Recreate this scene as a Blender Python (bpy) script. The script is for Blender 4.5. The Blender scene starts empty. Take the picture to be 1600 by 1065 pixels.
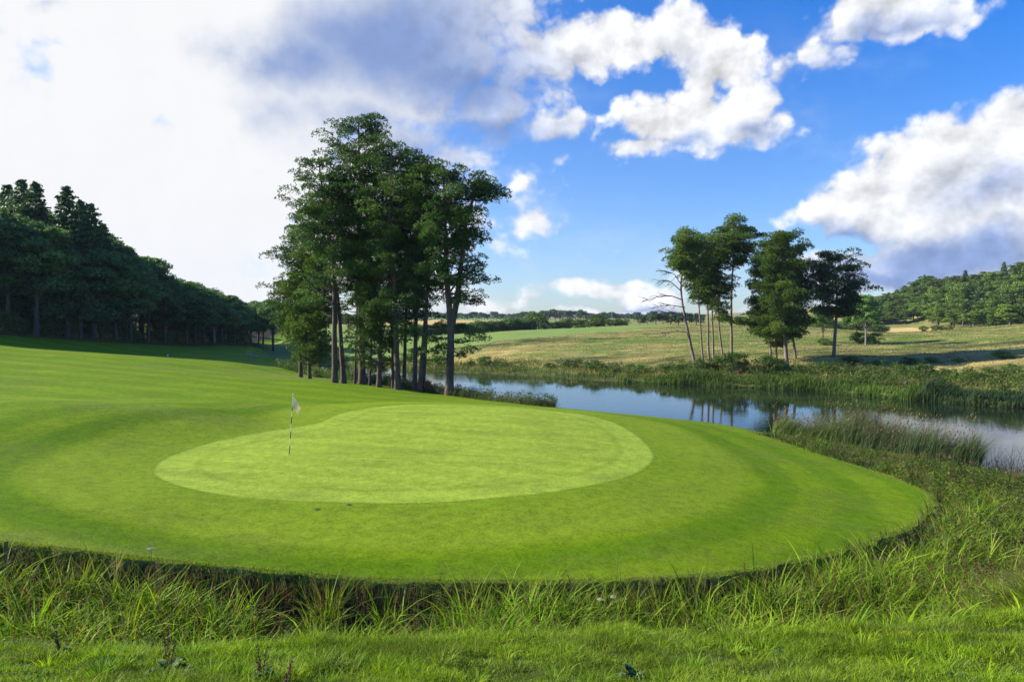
import bpy, math, numpy as np
from mathutils import Vector
S = bpy.context.scene
COL = S.collection
PI = math.pi
F = 1100.0; HY = 510.0; ZC = 4.3; ZW = -3.2
# ------------------------------------------------------------------ camera
cam = bpy.data.cameras.new('camera'); camo = bpy.data.objects.new('camera', cam); COL.objects.link(camo)
camo.location = (0, 0, ZC); camo.rotation_euler = (PI/2, 0, 0)
cam.sensor_width = 36; cam.lens = 36*F/1600; cam.shift_y = -(532.5-HY)/1600
cam.clip_start = 0.1; cam.clip_end = 9000
S.camera = camo
# ------------------------------------------------------------------ node helpers
class NT:
    def __init__(s, tree): s.t = tree
    def n(s, typ, props=None, **inp):
        nd = s.t.nodes.new(typ)
        for k, v in (props or {}).items(): setattr(nd, k, v)
        for k, v in inp.items():
            key = int(k[1:]) if k[0] == 'i' and k[1:].isdigit() else k.replace('_', ' ')
            s.set(nd.inputs[key], v)
        return nd
    def set(s, sock, v):
        if isinstance(v, bpy.types.NodeSocket): s.t.links.new(v, sock)
        elif isinstance(v, bpy.types.Node): s.t.links.new(v.outputs[0], sock)
        else:
            if hasattr(sock, 'default_value'):
                try:
                    if sock.type == 'RGBA' and len(v) == 3: v = (*v, 1)
                except TypeError: pass
                sock.default_value = v
    def m(s, op, a, b=None, c=None, clamp=False):
        nd = s.t.nodes.new('ShaderNodeMath'); nd.operation = op; nd.use_clamp = clamp
        s.set(nd.inputs[0], a)
        if b is not None: s.set(nd.inputs[1], b)
        if c is not None: s.set(nd.inputs[2], c)
        return nd.outputs[0]
    def vm(s, op, a, b=None):
        nd = s.t.nodes.new('ShaderNodeVectorMath'); nd.operation = op
        s.set(nd.inputs[0], a)
        if b is not None: s.set(nd.inputs[1], b)
        return nd.outputs['Value'] if op in ('LENGTH', 'DOT_PRODUCT') else nd.outputs[0]
    def mr(s, v, a, b, c=0.0, d=1.0, smooth=False):
        nd = s.t.nodes.new('ShaderNodeMapRange')
        if smooth: nd.interpolation_type = 'SMOOTHSTEP'
        for i, x in enumerate((v, a, b, c, d)): s.set(nd.inputs[i], x)
        return nd.outputs[0]
    def mix(s, f, a, b, mode='MIX'):
        nd = s.t.nodes.new('ShaderNodeMix'); nd.data_type = 'RGBA'; nd.blend_type = mode
        s.set(nd.inputs[0], f); s.set(nd.inputs[6], a); s.set(nd.inputs[7], b)
        return nd.outputs[2]
    def noise(s, vec, scale, detail=2.0, rough=0.5, dist=0.0, color=False):
        nd = s.n('ShaderNodeTexNoise', None, Vector=vec, Scale=scale, Detail=detail, Roughness=rough, Distortion=dist)
        return nd.outputs['Color'] if color else nd.outputs[0]
def new_mat(name):
    m = bpy.data.materials.new(name); m.use_nodes = True; m.node_tree.nodes.clear()
    return m, NT(m.node_tree)
def finish(m, T, shader, disp=None):
    o = T.n('ShaderNodeOutputMaterial'); T.set(o.inputs[0], shader)
    return m
# ------------------------------------------------------------------ sun, sky, exposure
SUN_EL = math.radians(26.4)
sv = Vector((-0.988*math.cos(SUN_EL), 0.154*math.cos(SUN_EL), math.sin(SUN_EL)))
sun = bpy.data.lights.new('sun', 'SUN'); sun.energy = 5.0; sun.angle = math.radians(0.5); sun.color = (1.0, 0.92, 0.76)
suno = bpy.data.objects.new('sun', sun); COL.objects.link(suno); suno.rotation_euler = sv.to_track_quat('Z', 'Y').to_euler()
S.view_settings.view_transform = 'Standard'; S.view_settings.look = 'None'; S.view_settings.gamma = 1; S.view_settings.use_curve_mapping = False
S.view_settings.exposure = 1.1
def azel(px, py):
    az = math.atan((px-800)/F); return az, math.atan((HY-py)/F*math.cos(az))
W = bpy.data.worlds.new('World'); S.world = W; W.use_nodes = True; W.node_tree.nodes.clear()
T = NT(W.node_tree)
sky = T.n('ShaderNodeTexSky', dict(sky_type='NISHITA', sun_disc=False, sun_elevation=SUN_EL, sun_rotation=math.atan2(sv.x, sv.y), altitude=0, air_density=1.0, dust_density=0.6, ozone_density=2.5))
tc = T.n('ShaderNodeTexCoord').outputs['Generated']
sep = T.n('ShaderNodeSeparateXYZ', None, i0=tc)
az = T.m('ARCTAN2', sep.outputs[0], sep.outputs[1]); el = T.m('ARCSINE', sep.outputs[2])
p0 = T.n('ShaderNodeCombineXYZ', None, X=az, Y=el, Z=0.0).outputs[0]
w1 = T.vm('SUBTRACT', T.noise(p0, 5.0, 5.0, 0.6, color=True), (0.5, 0.5, 0.5))
w1 = T.vm('MULTIPLY', w1, (0.20, 0.13, 0.0))
p = T.vm('ADD', p0, w1)
def lobes(P, L):
    acc = None
    for (x, y, rx, ry, w) in L:
        a, e = azel(x, y)
        k = math.cos(a)**2
        v = T.vm('MULTIPLY', T.vm('SUBTRACT', P, (a, e, 0)), (F/rx/max(k, .3), F/ry/max(math.cos(a), .3)*math.cos(e)**2 if False else F/ry/max(math.cos(a), .3), 0))
        q = T.m('MULTIPLY_ADD', T.vm('LENGTH', v), -w, w)
        acc = q if acc is None else T.m('SMOOTH_MAX', acc, q, 0.12)
    return acc
CL = [(60,330,520,420,1.6),(330,400,230,240,1.2),(600,330,260,170,1.1),(435,320,150,130,1.3),(700,260,120,80,.7),(520,60,430,200,1.7),(250,30,420,140,1.4),(760,150,170,90,1.0),(630,220,200,70,.8),(350,180,330,170,1.2),
      (895,72,135,60,1.1),(965,60,70,50,.8),(880,190,62,42,.8),(1060,20,70,70,.9),(1110,85,145,105,1.15),(1160,160,105,90,1.1),(1050,190,130,75,1.15),(1085,135,95,60,1.0),(1055,60,80,70,1.0),(990,225,80,45,.9),(880,250,90,50,.5),
      (1370,20,190,75,1.1),(1280,60,80,70,.8),(1480,0,70,45,.8),(1340,85,100,40,.7),
      (1470,250,210,90,1.2),(1570,225,180,95,1.2),(1400,310,230,75,1.2),(1290,330,110,55,.95),(1540,350,280,120,1.3),(1430,410,260,60,1.0),
      (810,297,45,22,.6),(820,350,75,38,.7),(760,370,60,40,.6),(1000,380,60,14,.3),
      (900,452,150,30,.95),(960,440,120,22,.6),(880,330,130,30,.3),(800,465,120,30,.8),(1010,462,110,36,.9),(1070,430,70,45,.9),(1320,440,130,30,.6),(700,440,90,60,.5),(920,490,300,16,.8),(1250,500,300,20,.5)]
GR = [(600,70,290,140,1.0),(700,125,210,90,1.05),(770,210,150,60,1.0),(640,240,150,60,.7),(470,100,170,110,.85),(430,190,120,80,.5),(540,200,160,80,.7),(90,12,90,30,.45),
      (1480,385,230,50,1.2),(1300,365,110,30,.9),(1400,415,180,34,1.1),(1560,290,120,34,.5),(1040,100,40,30,.25),(1180,205,70,26,.6),(1050,240,90,22,.6),(1400,50,120,28,.6),(1310,100,90,30,.5),(870,215,60,22,.6),(840,105,80,22,.4),
      (850,480,160,10,.6),(1010,485,110,10,.6),(1560,300,120,24,.35)]
dn = lobes(p, CL)
f1 = T.noise(p0, 8.0, 10.0, 0.64, 0.2)
f2 = T.noise(p0, 3.2, 3.0, 0.5)
def billow(P):
    nd = T.n('ShaderNodeTexVoronoi', dict(feature='F1'), Vector=T.vm('MULTIPLY', P, (1, 1.25, 1)), Scale=17.0, Detail=2.0, Roughness=0.55)
    return nd.outputs['Distance']
pw_ = T.vm('ADD', p0, T.vm('MULTIPLY', T.vm('SUBTRACT', T.noise(p0, 12.0, 4.0, 0.6, color=True), (.5, .5, .5)), (.05, .04, 0)))
v1 = billow(pw_); v1s = billow(T.vm('ADD', pw_, (-0.016, 0.018, 0)))
dn = T.m('ADD', dn, T.m('MULTIPLY', T.m('SUBTRACT', T.mr(az, -.15, .05, 1.0, .80), v1), 0.55))
dn = T.m('ADD', dn, T.m('MULTIPLY', T.m('SUBTRACT', f1, 0.5), 1.35))
dn = T.m('ADD', dn, T.m('MULTIPLY', T.m('SUBTRACT', f2, 0.5), 0.6))
alpha = T.mr(dn, 0.10, T.mr(az, -0.1, 0.1, 0.70, 0.48), smooth=True)
gr = lobes(T.vm('ADD', p0, T.vm('MULTIPLY', w1, (1.2, 1.2, 0))), GR)
gr = T.m('ADD', gr, T.m('MULTIPLY', T.m('SUBTRACT', T.noise(p0, 5.0, 4.0, 0.5), 0.5), 0.55))
gr = T.mr(gr, T.mr(az, -0.42, 0.0, 0.20, -0.24), 0.85, smooth=True)
thick = T.mr(dn, 0.2, 0.9)
# relief: the same cloud noise sampled a little nearer to the sun
f1s = T.noise(T.vm('ADD', p0, (-0.018, 0.016, 0)), 8.0, 10.0, 0.64, 0.2)
rel = T.m('ADD', T.m('MULTIPLY', T.m('SUBTRACT', f1, f1s), T.mr(az, -0.30, 0.1, 0.08, 1.3)), T.m('MULTIPLY', T.m('SUBTRACT', v1s, v1), T.mr(az, -0.2, 0.1, 0.0, .38)))
SK = 0.1
def k10(c): return tuple(v/SK for v in c)
EXPF = 2**-1.1
white = k10([v*EXPF for v in (0.93, 0.94, 0.96)]); grey = k10([v*EXPF for v in (0.25, 0.36, 0.66)])
white = T.mix(T.mr(az, -0.35, 0.0), k10([v*EXPF for v in (.95, .955, .965)]), white)
cc = T.mix(gr, white, grey)
cc = T.mix(1.0, cc, T.m('ADD', 1.0, rel), 'MULTIPLY')
# clear sky: Nishita, deepened away from the horizon
tint = T.mix(T.mr(el, 0.02, 0.40), k10([v*0.067 for v in (0.95, 1.10, 1.36)]), k10([v*0.067 for v in (0.10, 0.80, 1.72)]))
tint = T.mix(T.mr(az, -0.1, 0.6), T.mix(0.35, tint, k10([v*0.067 for v in (1.0, 1.05, 1.3)])), tint)
blue = T.mix(1.0, sky.outputs[0], tint, 'MULTIPLY')
full = T.mix(alpha, blue, cc)
veil = T.m('MULTIPLY', T.mr(T.noise(T.vm('MULTIPLY', pw_, (1, 2.2, 1)), 4.0, 7.0, .62), .46, .74, 0, .5, smooth=True), T.mr(el, .42, .1))
full = T.mix(T.m('MULTIPLY', veil, T.m('SUBTRACT', 1.0, alpha)), full, k10([v*EXPF for v in (0.72, 0.80, 0.93)]))
below = T.mr(sep.outputs[2], -0.02, 0.0)
full = T.mix(below, k10((0.02, 0.04, 0.01)), full)
bg = T.n('ShaderNodeBackground', None, Color=full, Strength=SK)
T.n('ShaderNodeOutputWorld', None, Surface=bg.outputs[0])
try: W.cycles.sampling_method = 'MANUAL'; W.cycles.sample_map_resolution = 512
except Exception: pass
# ------------------------------------------------------------------ object helpers
def tag(o, label=None, cat=None, group=None, kind=None):
    if label: o['label'] = label
    if cat: o['category'] = cat
    if group: o['group'] = group
    if kind: o['kind'] = kind
    return o
def mesh_np(name, V, FL, mat, parent=None, attrs=None, smooth=False):
    """V (N,3); FL list of int arrays (n,k)"""
    me = bpy.data.meshes.new(name)
    V = np.asarray(V, np.float32); FL = [np.asarray(f, np.int32) for f in FL if len(f)]
    me.vertices.add(len(V)); me.vertices.foreach_set('co', V.ravel())
    loops = np.concatenate([f.ravel() for f in FL]); sizes = np.concatenate([np.full(len(f), f.shape[1], np.int32) for f in FL])
    starts = np.concatenate([[0], np.cumsum(sizes)[:-1]]).astype(np.int32)
    me.loops.add(len(loops)); me.loops.foreach_set('vertex_index', loops)
    me.polygons.add(len(sizes)); me.polygons.foreach_set('loop_start', starts); me.polygons.foreach_set('loop_total', sizes)
    me.polygons.foreach_set('use_smooth', np.full(len(sizes), smooth))
    for nm, (dom, typ, arr) in (attrs or {}).items():
        a = me.attributes.new(nm, typ, dom)
        a.data.foreach_set('color' if typ == 'FLOAT_COLOR' else 'value', np.asarray(arr, np.float32).ravel())
    me.update(calc_edges=True); me.materials.append(mat)
    o = bpy.data.objects.new(name, me); COL.objects.link(o)
    if parent: o.parent = parent
    return o
def empty(name, loc, rz=0, **kw):
    o = bpy.data.objects.new(name, None); COL.objects.link(o); o.location = loc; o.rotation_euler = (0, 0, rz)
    o.empty_display_size = 0.2
    return tag(o, **kw)
def dup(root, loc, rz=0, sc=1.0, **kw):
    r = root.copy(); COL.objects.link(r); r.location = loc; r.rotation_euler = (0, 0, rz)
    r.scale = sc if hasattr(sc, '__len__') else (sc, sc, sc)
    tag(r, **kw)
    for ch in list(root.children):
        c = ch.copy(); COL.objects.link(c); c.parent = r
        for g in ch.children:
            d = g.copy(); COL.objects.link(d); d.parent = c
    return r
def tube(path, rad, n=8, cap=True):
    path = np.asarray(path, float); m = len(path)
    tan = np.gradient(path, axis=0); tan /= np.linalg.norm(tan, axis=1)[:, None]+1e-9
    ref = np.array([0, 1, 0.0]) if abs(tan[:, 2]).mean() > 0.6 else np.array([0, 0, 1.0])
    u = np.cross(tan, ref); u /= np.linalg.norm(u, axis=1)[:, None]+1e-9; v = np.cross(tan, u)
    a = np.arange(n)/n*2*PI
    V = path[:, None] + np.asarray(rad, float)[:, None, None]*(np.cos(a)[None, :, None]*u[:, None]+np.sin(a)[None, :, None]*v[:, None])
    i = np.arange(m-1)[:, None]*n; j = np.arange(n)[None, :]; jn = (j+1) % n
    Q = np.stack([i+j, i+jn, i+n+jn, i+n+j], -1).reshape(-1, 4)
    return V.reshape(-1, 3), Q
def join(parts):
    Vs, Qs, off = [], [], 0
    for V, Q in parts: Vs.append(V); Qs.append(Q+off); off += len(V)
    return np.concatenate(Vs), np.concatenate(Qs)
# ------------------------------------------------------------------ terrain maths
def sstep(a, b, x):
    t = np.clip((x-a)/(b-a), 0, 1); return t*t*(3-2*t)
def vnoise(x, y, seed=0):
    xi = np.floor(x).astype(np.int64); yi = np.floor(y).astype(np.int64); fx = x-xi; fy = y-yi
    fx = fx*fx*(3-2*fx); fy = fy*fy*(3-2*fy)
    def h(a, b):
        n = (a*374761393 + b*668265263 + seed*974711) & 0xffffffff
        n = ((n ^ (n >> 13))*1274126177) & 0xffffffff
        return ((n ^ (n >> 16)) & 0xffff)/65535.0
    return (h(xi, yi)*(1-fx)+h(xi+1, yi)*fx)*(1-fy)+(h(xi, yi+1)*(1-fx)+h(xi+1, yi+1)*fx)*fy
def fbm(x, y, o=4, seed=0):
    s = 0; a = .5; t = 0
    for i in range(o): s = s+a*vnoise(x*2**i, y*2**i, seed+i*7); t += a; a *= .5
    return s/t
class TPS:
    def __init__(s, pts, lam=0.02, scale=20.):
        P = np.array(pts, float); s.s = scale; X = P[:, :2]/scale; n = len(X)
        d = np.linalg.norm(X[:, None]-X[None], axis=2); K = s.k(d)+lam*np.eye(n)*0.05
        A = np.zeros((n+3, n+3)); A[:n, :n] = K; A[:n, n] = 1; A[:n, n+1:] = X; A[n, :n] = 1; A[n+1:, :n] = X.T
        s.w = np.linalg.solve(A, np.concatenate([P[:, 2], [0, 0, 0]])); s.X = X
    def k(s, r): return np.where(r > 1e-9, r*r*np.log(np.maximum(r, 1e-9)), 0)
    def __call__(s, x, y):
        x = np.asarray(x, float); sh = x.shape; x = x.ravel()/s.s; y = np.asarray(y, float).ravel()/s.s
        out = s.w[-3]+s.w[-2]*x+s.w[-1]*y
        for i in range(len(s.X)):
            r2 = (x-s.X[i, 0])**2+(y-s.X[i, 1])**2
            out = out+s.w[i]*0.5*r2*np.log(np.maximum(r2, 1e-18))
        return out.reshape(sh)
def pz(px, py, z):
    D = (ZC-z)*F/(py-HY); return ((px-800)/F*D, D, z)
def pd(px, py, D): return ((px-800)/F*D, D, ZC-(py-HY)*D/F)
EDGE = [(0,848,.25),(200,872,0),(400,895,-.3),(560,908,-.5),(700,912,-.6),(850,913,-.65),(1000,910,-.7),(1150,900,-.8),(1250,880,-.9),(1330,860,-1.0),(1400,838,-1.1),(1450,810,-1.25),
        (1466,785,-1.35),(1450,768,-1.4),(1400,745,-1.4),(1330,725,-1.35),(1250,700,-1.3),(1200,682,-1.2),(1140,668,-1.1),(1050,655,-.9),(940,644,-.85),(860,637,-.9),(780,628,-1.0),(700,618,-1.05),(620,607,-.75),(520,595,-.35)]
A_P = [pz(*e) for e in EDGE]+[pz(*e) for e in [(430,580,-.5),(452,711,0),(235,735,.05),(600,785,-.15),(800,780,-.2),(1025,715,-.3),(900,643,-.1),(700,632,0),(540,655,.1),(800,700,-.1),
    (600,840,-.3),(300,830,-.1),(1200,760,-.8),(1300,780,-1.05),(1100,840,-.6),(0,632,1.22),(150,636,1.0),(300,645,.68),(380,651,.34),(430,658,.1),(0,700,.5),(150,700,.24),(230,678,.28),(300,690,.02),(0,780,.42),(150,760,.12),
    (0,622,1.0),(150,624,.7),(0,600,1.0),(200,608,.65),(350,620,.35),(450,625,.1),(0,560,1.6),(200,580,.8),(350,590,.3),(450,598,0),(520,610,-.1),(620,622,-.35),(200,553,.9),(300,560,.5),(400,572,0)]]
A_P += [pd(*e) for e in [(0,522,90),(110,530,95),(250,537,115),(370,538,150),(0,545,70),(400,556,110),(440,545,160),(430,532,220)]]
A_P += [(-90,80,4),(-120,120,7),(-200,200,15),(-60,30,2),(-40,20,1.2),(-30,13,.8),(-300,400,25),(-100,400,8),(-100,13,3),(-2000,2000,60),(-1000,0,30)]
B_P = [(-20,0,2.7),(0,0,2.6),(20,0,2.6),(-20,6.5,1.05),(0,6.5,1),(20,6.5,.95),(-20,9,.5),(0,9,.45),(10,9,.45),(15,10,.1),(-60,5,2),(60,5,1),(14,13,-.7),(16,17,-1.4),(18,22,-2),(22,28,-2.6),(30,25,-2.2),
       (30,15,-.9),(30,10,0),(45,20,-1.8),(60,12,-.8),(0,12,-.6),(-20,12,-.4),(20,35,-3),(0,-20,4),(60,-20,4),(-60,-20,5),(300,20,0),(-300,0,6)]
C_P = [pd(*e) for e in [(1090,576,96),(1145,571,98),(1230,575,92),(1243,561,100),(1303,557,100),(1000,578,104),(900,572,112),(800,570,120),(740,568,126),(640,565,140),(560,562,150),(500,560,150),(440,552,160),
    (740,545,150),(900,545,135),(1000,545,130),(1150,545,120),(700,530,180),(800,527,170),(900,525,165),(1050,525,160),(1200,527,150),(1300,530,140),(1400,545,110),(1400,525,140),(1500,560,92),(1500,535,120),
    (1600,545,95),(1600,575,78),(1500,590,77),(740,519,230),(900,513,210),(1000,509,200),(1100,508,200),(1250,510,200),(1350,519,200),(1450,520,175),(1500,514,180),(1600,508,165),(1750,500,165),
    (740,508,330),(640,507,340),(640,500,420),(900,508,350),(1100,507,350),(1370,507,285),(1300,508,300),(1450,510,230),(1550,509,220),(560,525,220)]]
C_P += [pd(1400,518.5,222),pd(1400,511,258),pd(1400,507,288),(175,250,7),(190,300,17),(140,300,5.2),(230,260,16),(300,300,30),(145,350,7),(200,230,6),(-200,650,8),(0,650,8.5),(200,650,9),(400,650,25),(0,1000,10),(-400,1000,25),(600,1000,40),(0,3000,20),(2500,3000,60),(-2500,3000,60),(400,400,45),(-100,350,5),(150,120,8),(200,60,8)]
fA, fB, fC = TPS(A_P), TPS(B_P), TPS(C_P, 0.05, 60.)
def smooth_poly(P, it=2, closed=True):
    P = np.array(P, float)
    for _ in range(it):
        if closed: Q = np.roll(P, -1, 0)
        else: P0, P, Q = P, P[:-1], P[1:]
        N = np.empty((2*len(P), 2)); N[0::2] = .75*P+.25*Q; N[1::2] = .25*P+.75*Q; P = N
    return P
def sdf(poly, x, y):
    """positive inside"""
    sh = x.shape; x = x.ravel(); y = y.ravel(); d2 = np.full(x.shape, 1e18); ins = np.zeros(x.shape, bool)
    n = len(poly)
    for i in range(n):
        a = poly[i]; b = poly[(i+1) % n]; e = b-a; L = e@e
        if L < 1e-12: continue
        wx = x-a[0]; wy = y-a[1]; t = np.clip((wx*e[0]+wy*e[1])/L, 0, 1)
        d2 = np.minimum(d2, (wx-t*e[0])**2+(wy-t*e[1])**2)
        c = ((a[1] > y) != (b[1] > y))
        with np.errstate(divide='ignore', invalid='ignore'):
            if e[1] != 0: ins ^= c & (x < e[0]*(y-a[1])/e[1]+a[0])
    d = np.sqrt(d2); return np.where(ins, d, -d).reshape(sh)
edge_xy = [pz(*e)[:2] for e in EDGE]
plat = smooth_poly([(-2000, 13.5), (-60, 13.5), (-30, 13.0), (-14, 12.9)]+edge_xy+[(-25,75),(-35,95),(-43,115),(-52,135),(-62,170),(-82,260),(-100,420),(-400,1500),(-2000,1500)], 2)
lake = smooth_poly([(300,20),(80,27),(45,30),(31,30.5),(23,33.5),(18,38),(14.5,43),(9,48),(3,52.5),(-3,60),(-9,66),(-17,76),(-27,90),(-32,101),(-36,111),(-39,121),(-36,131),(-23,127),(-8.2,113),(0,110),(9.1,100.6),(17,94.8),(24.5,89.7),(31,86),(36,80),(40,73.7),(43.8,68.8),(47,64.5),(60,58),(90,50),(300,45)], 1)
GREEN_PX = [(235,735),(262,755),(330,772),(450,782),(600,786),(750,781),(880,768),(975,748),(1022,722),(1018,700),(985,672),(950,655),(890,644),(800,636),(690,631),(610,633),(552,641),(520,650),(505,659),(470,666),(400,676),(310,694),(258,714)]
def hit_A(px, py):
    z = 0.
    for _ in range(25):
        D = (ZC-z)*F/(py-HY); z = .5*z+.5*float(fA(np.array([(px-800)/F*D]), np.array([D]))[0])
    return ((px-800)/F*D, D)
green = smooth_poly([hit_A(*g) for g in GREEN_PX], 2)
DMX = np.array([-2000,-400,-100,-80,-60,-50,-46,-20,0,20,40,75,200,2000.]); DMY = np.array([4000,1500,420,260,170,140,128,108,88,70,52,42,32,32.])
def terrain(x, y):
    """height and the fields that the ground colours use"""
    dp = sdf(plat, x, y); dl = sdf(lake, x, y)
    dp = dp+((vnoise(x*1.7, y*1.7, 61)-.5)*.16+(vnoise(x*6, y*6, 62)-.5)*.09)*(1-sstep(25, 40, y))
    dl = dl+((vnoise(x*.35, y*.35, 63)-.5)*1.6+(vnoise(x*1.1, y*1.1, 64)-.5)*.6)*sstep(30, 45, y)
    a = fA(x, y); b = fB(x, y); c = fC(x, y)
    a = np.clip(a, -3, 80); c = np.clip(c, -4, 90)
    far = sstep(-8, 8, y-np.interp(x, DMX, DMY))
    d = -dp
    t = sstep(1.7, 5.3, d)
    low = (a-0.72)*(1-t)+b*t
    w = sstep(0.0, 0.22, d)*(1-sstep(25, 32, y))
    a = a + (vnoise(x*.45, y*.45, 3)-.5)*.04+(fbm(x*.11, y*.16, 2, 13)-.5)*.22*sstep(-6, -16, x)*sstep(16, 24, y)
    near = a*(1-w)+low*w
    near = near + w*(fbm(x*1.6, y*1.6, 3, 9)-.5)*.16
    c = c+(fbm(x*.07, y*.07, 4, 21)-.5)*1.0*(1-sstep(300, 600, y))
    z = near*(1-far)+c*far
    o = -dl
    Wd = np.where(far > .5, 7.0, 4.2)
    z = np.where(o > 0, ZW-.05+(z-ZW+.05)*sstep(-.6, 1, o/Wd)**.9, ZW-.05-np.minimum(1.6, -o*.35)+(np.maximum(z, ZW)-ZW)*0)
    return z, dp, dl, far, w
def gz(x, y):
    x = np.atleast_1d(np.asarray(x, float)); y = np.atleast_1d(np.asarray(y, float)); return terrain(x, y)[0]
def gz1(x, y): return float(gz(x, y)[0])
def at(px, D):
    X = (px-800)/F*D; return (X, D, gz1(X, D))
def spots(L, x, y):
    s = np.zeros(np.shape(x))
    for (px, D, sx, sy, am) in L:
        ax = (px-800)/F*D; wob = (fbm(x*.25, y*.5, 3, 71)-.5)*2.2
        s = np.maximum(s, am*np.clip(1.35-np.sqrt(((x-ax)/sx)**2+((y-D)/sy)**2)+wob, 0, 1))
    return s
def meadow_tone(x, y):
    st = spots([(790,136,11,7,1),(745,131,8,6,.9),(872,146,9,2.6,.9),(960,152,12,2.2,.8),(1050,136,10,2.4,.8),(1010,165,22,3,.6),(1140,180,26,4,.6),(1120,101,13,3,.9),(1225,97,13,3.5,.9),(1560,85,13,6,.9),(1600,95,10,4,.8),(1470,93,10,4,.7),(1500,150,24,6,.6),(1580,128,16,4,.7),(1000,118,9,3,.7),(1350,150,20,5,.5)], x, y)
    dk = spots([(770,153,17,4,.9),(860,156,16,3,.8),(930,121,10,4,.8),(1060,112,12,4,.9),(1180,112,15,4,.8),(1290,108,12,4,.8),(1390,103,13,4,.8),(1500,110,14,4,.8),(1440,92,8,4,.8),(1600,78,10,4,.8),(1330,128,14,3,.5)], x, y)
    gn = spots([(1040,150,22,8,.8),(900,132,12,5,.7),(1180,142,22,6,.7),(1400,130,18,5,.7),(1500,122,16,4,.6)], x, y)
    return st, dk, gn
# ------------------------------------------------------------------ ground materials
def attr(T, n): return T.n('ShaderNodeAttribute', dict(attribute_name=n)).outputs['Fac']
def ground_mat():
    m, T = new_mat('ground')
    pos = T.n('ShaderNodeTexCoord').outputs['Object']
    n_big = T.noise(pos, 0.22, 4, .6); n_mid = T.noise(pos, 1.3, 4, .6); n_f = T.noise(pos, 14, 3, .65); n_ff = T.noise(pos, 70, 3, .7)
    patch = T.noise(T.vm('MULTIPLY', pos, (.5, 1.0, 1)), 0.55, 5, .65)
    # mown turf
    st = T.m('ADD', attr(T, 'stripe'), T.m('MULTIPLY', T.m('SUBTRACT', n_big, .5), .8))
    s = T.m('SINE', T.m('MULTIPLY', st, PI)); s = T.mr(s, -.5, .5, smooth=True); s = T.m('MULTIPLY_ADD', T.m('SUBTRACT', s, .5), attr(T, 'contrast'), .5)
    fc = T.mix(s, (0.104, 0.200, 0.003), (0.190, 0.272, 0.008))
    fc = T.mix(T.mr(n_big, .35, .7, 0, .7), fc, (0.092, 0.178, 0.003))
    dg = attr(T, 'dg')
    dgn = T.m('ADD', dg, T.m('MULTIPLY', T.m('SUBTRACT', T.noise(pos, 5, 2), .5), .05))
    gc = T.mix(T.mr(T.m('SINE', T.m('MULTIPLY', T.m('ADD', attr(T, 'gstripe'), T.m('MULTIPLY', n_mid, .35)), 4.2)), -1, 1), (0.232, 0.322, 0.030), (0.268, 0.354, 0.040))
    col_ = T.mix(T.mr(n_mid, .3, .7), (0.165, 0.250, 0.015), (0.182, 0.255, 0.020))
    def band(lo, hi, e=.04): return T.m('MULTIPLY', T.mr(dgn, lo-e, lo+e, smooth=True), T.mr(dgn, hi-e, hi+e, 1, 0, smooth=True))
    gc = T.mix(T.m('MULTIPLY', band(1.05, 1.3, .1), .26), gc, (0.12, 0.20, 0.012))
    gc = T.mix(T.m('MULTIPLY', band(0.0, 1.0, .1), .5), gc, (0.285, 0.385, 0.045))
    gc = T.mix(T.m('MULTIPLY', T.mr(patch, .46, .68), .5), gc, (0.165, 0.225, 0.026))
    turf = T.mix(T.m('MULTIPLY', T.mr(dgn, -3.3, -2.9, smooth=True), .6), fc, col_)
    turf = T.mix(T.m('MULTIPLY', band(-3.0, -1.0, .3), .45), turf, (0.215, 0.295, 0.016))
    turf = T.mix(T.m('MULTIPLY', band(-4.6, -3.6, .3), .35), turf, (0.080, 0.165, 0.003))
    turf = T.mix(T.m('MULTIPLY', band(-.10, .02), .35), turf, (0.085, 0.160, 0.008))
    turf = T.mix(T.mr(dgn, -0.08, 0.08, smooth=True), turf, gc)
    turf = T.mix(T.m('MULTIPLY', T.mr(patch, .48, .72), T.mr(dg, -1.0, -4, .15, .6)), turf, (0.130, 0.160, 0.024))
    dry = attr(T, 'dry')
    turf = T.mix(T.m('MULTIPLY', dry, T.mr(n_mid, .25, .6)), turf, (0.17, 0.15, 0.075))
    turf = T.mix(1.0, turf, T.mr(T.m('ADD', T.m('MULTIPLY', n_f, .5), T.m('ADD', T.m('MULTIPLY', n_ff, .5), T.m('MULTIPLY', T.noise(pos, 3.2, 3, .6), .35))), .45, .92, .40, 1.58), 'MULTIPLY')
    # soil and litter under the rough
    soil = T.mix(T.mr(n_f, .3, .7), (0.035, 0.024, 0.014), (0.10, 0.065, 0.038))
    rough = T.mix(T.mr(n_mid, .3, .7), (0.045, 0.085, 0.012), (0.085, 0.11, 0.025))
    rough = T.mix(T.mr(n_f, .35, .65, 0, .6), rough, (0.03, 0.03, 0.012))
    # far meadow
    mp = T.noise(T.vm('MULTIPLY', pos, (.04, .12, .1)), 1.0, 6, .65); mq = T.noise(T.vm('MULTIPLY', pos, (.12, .35, .1)), 1.0, 6, .7)
    mead = T.mix(T.mr(mq, .42, .56), (0.090, 0.160, 0.022), (0.225, 0.215, 0.070))
    mead = T.mix(T.mr(mp, .50, .58, 0, .85), mead, (0.285, 0.245, 0.10))
    ms = T.noise(T.vm('MULTIPLY', pos, (.16, .42, .1)), 1.0, 5, .65)
    mead = T.mix(T.mr(ms, .52, .60, 0, .85), mead, (0.42, 0.33, 0.13))
    mead = T.mix(T.mr(T.noise(T.vm('MULTIPLY', pos, (.22, .6, .1)), 1.0, 5, .7), .51, .59, 0, .85), mead, (0.06, 0.10, 0.022))
    mead = T.mix(attr(T, 'smoothfield'), mead, T.mix(T.mr(mq, .3, .7), (0.16, 0.235, 0.055), (0.19, 0.26, 0.07)))
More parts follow.
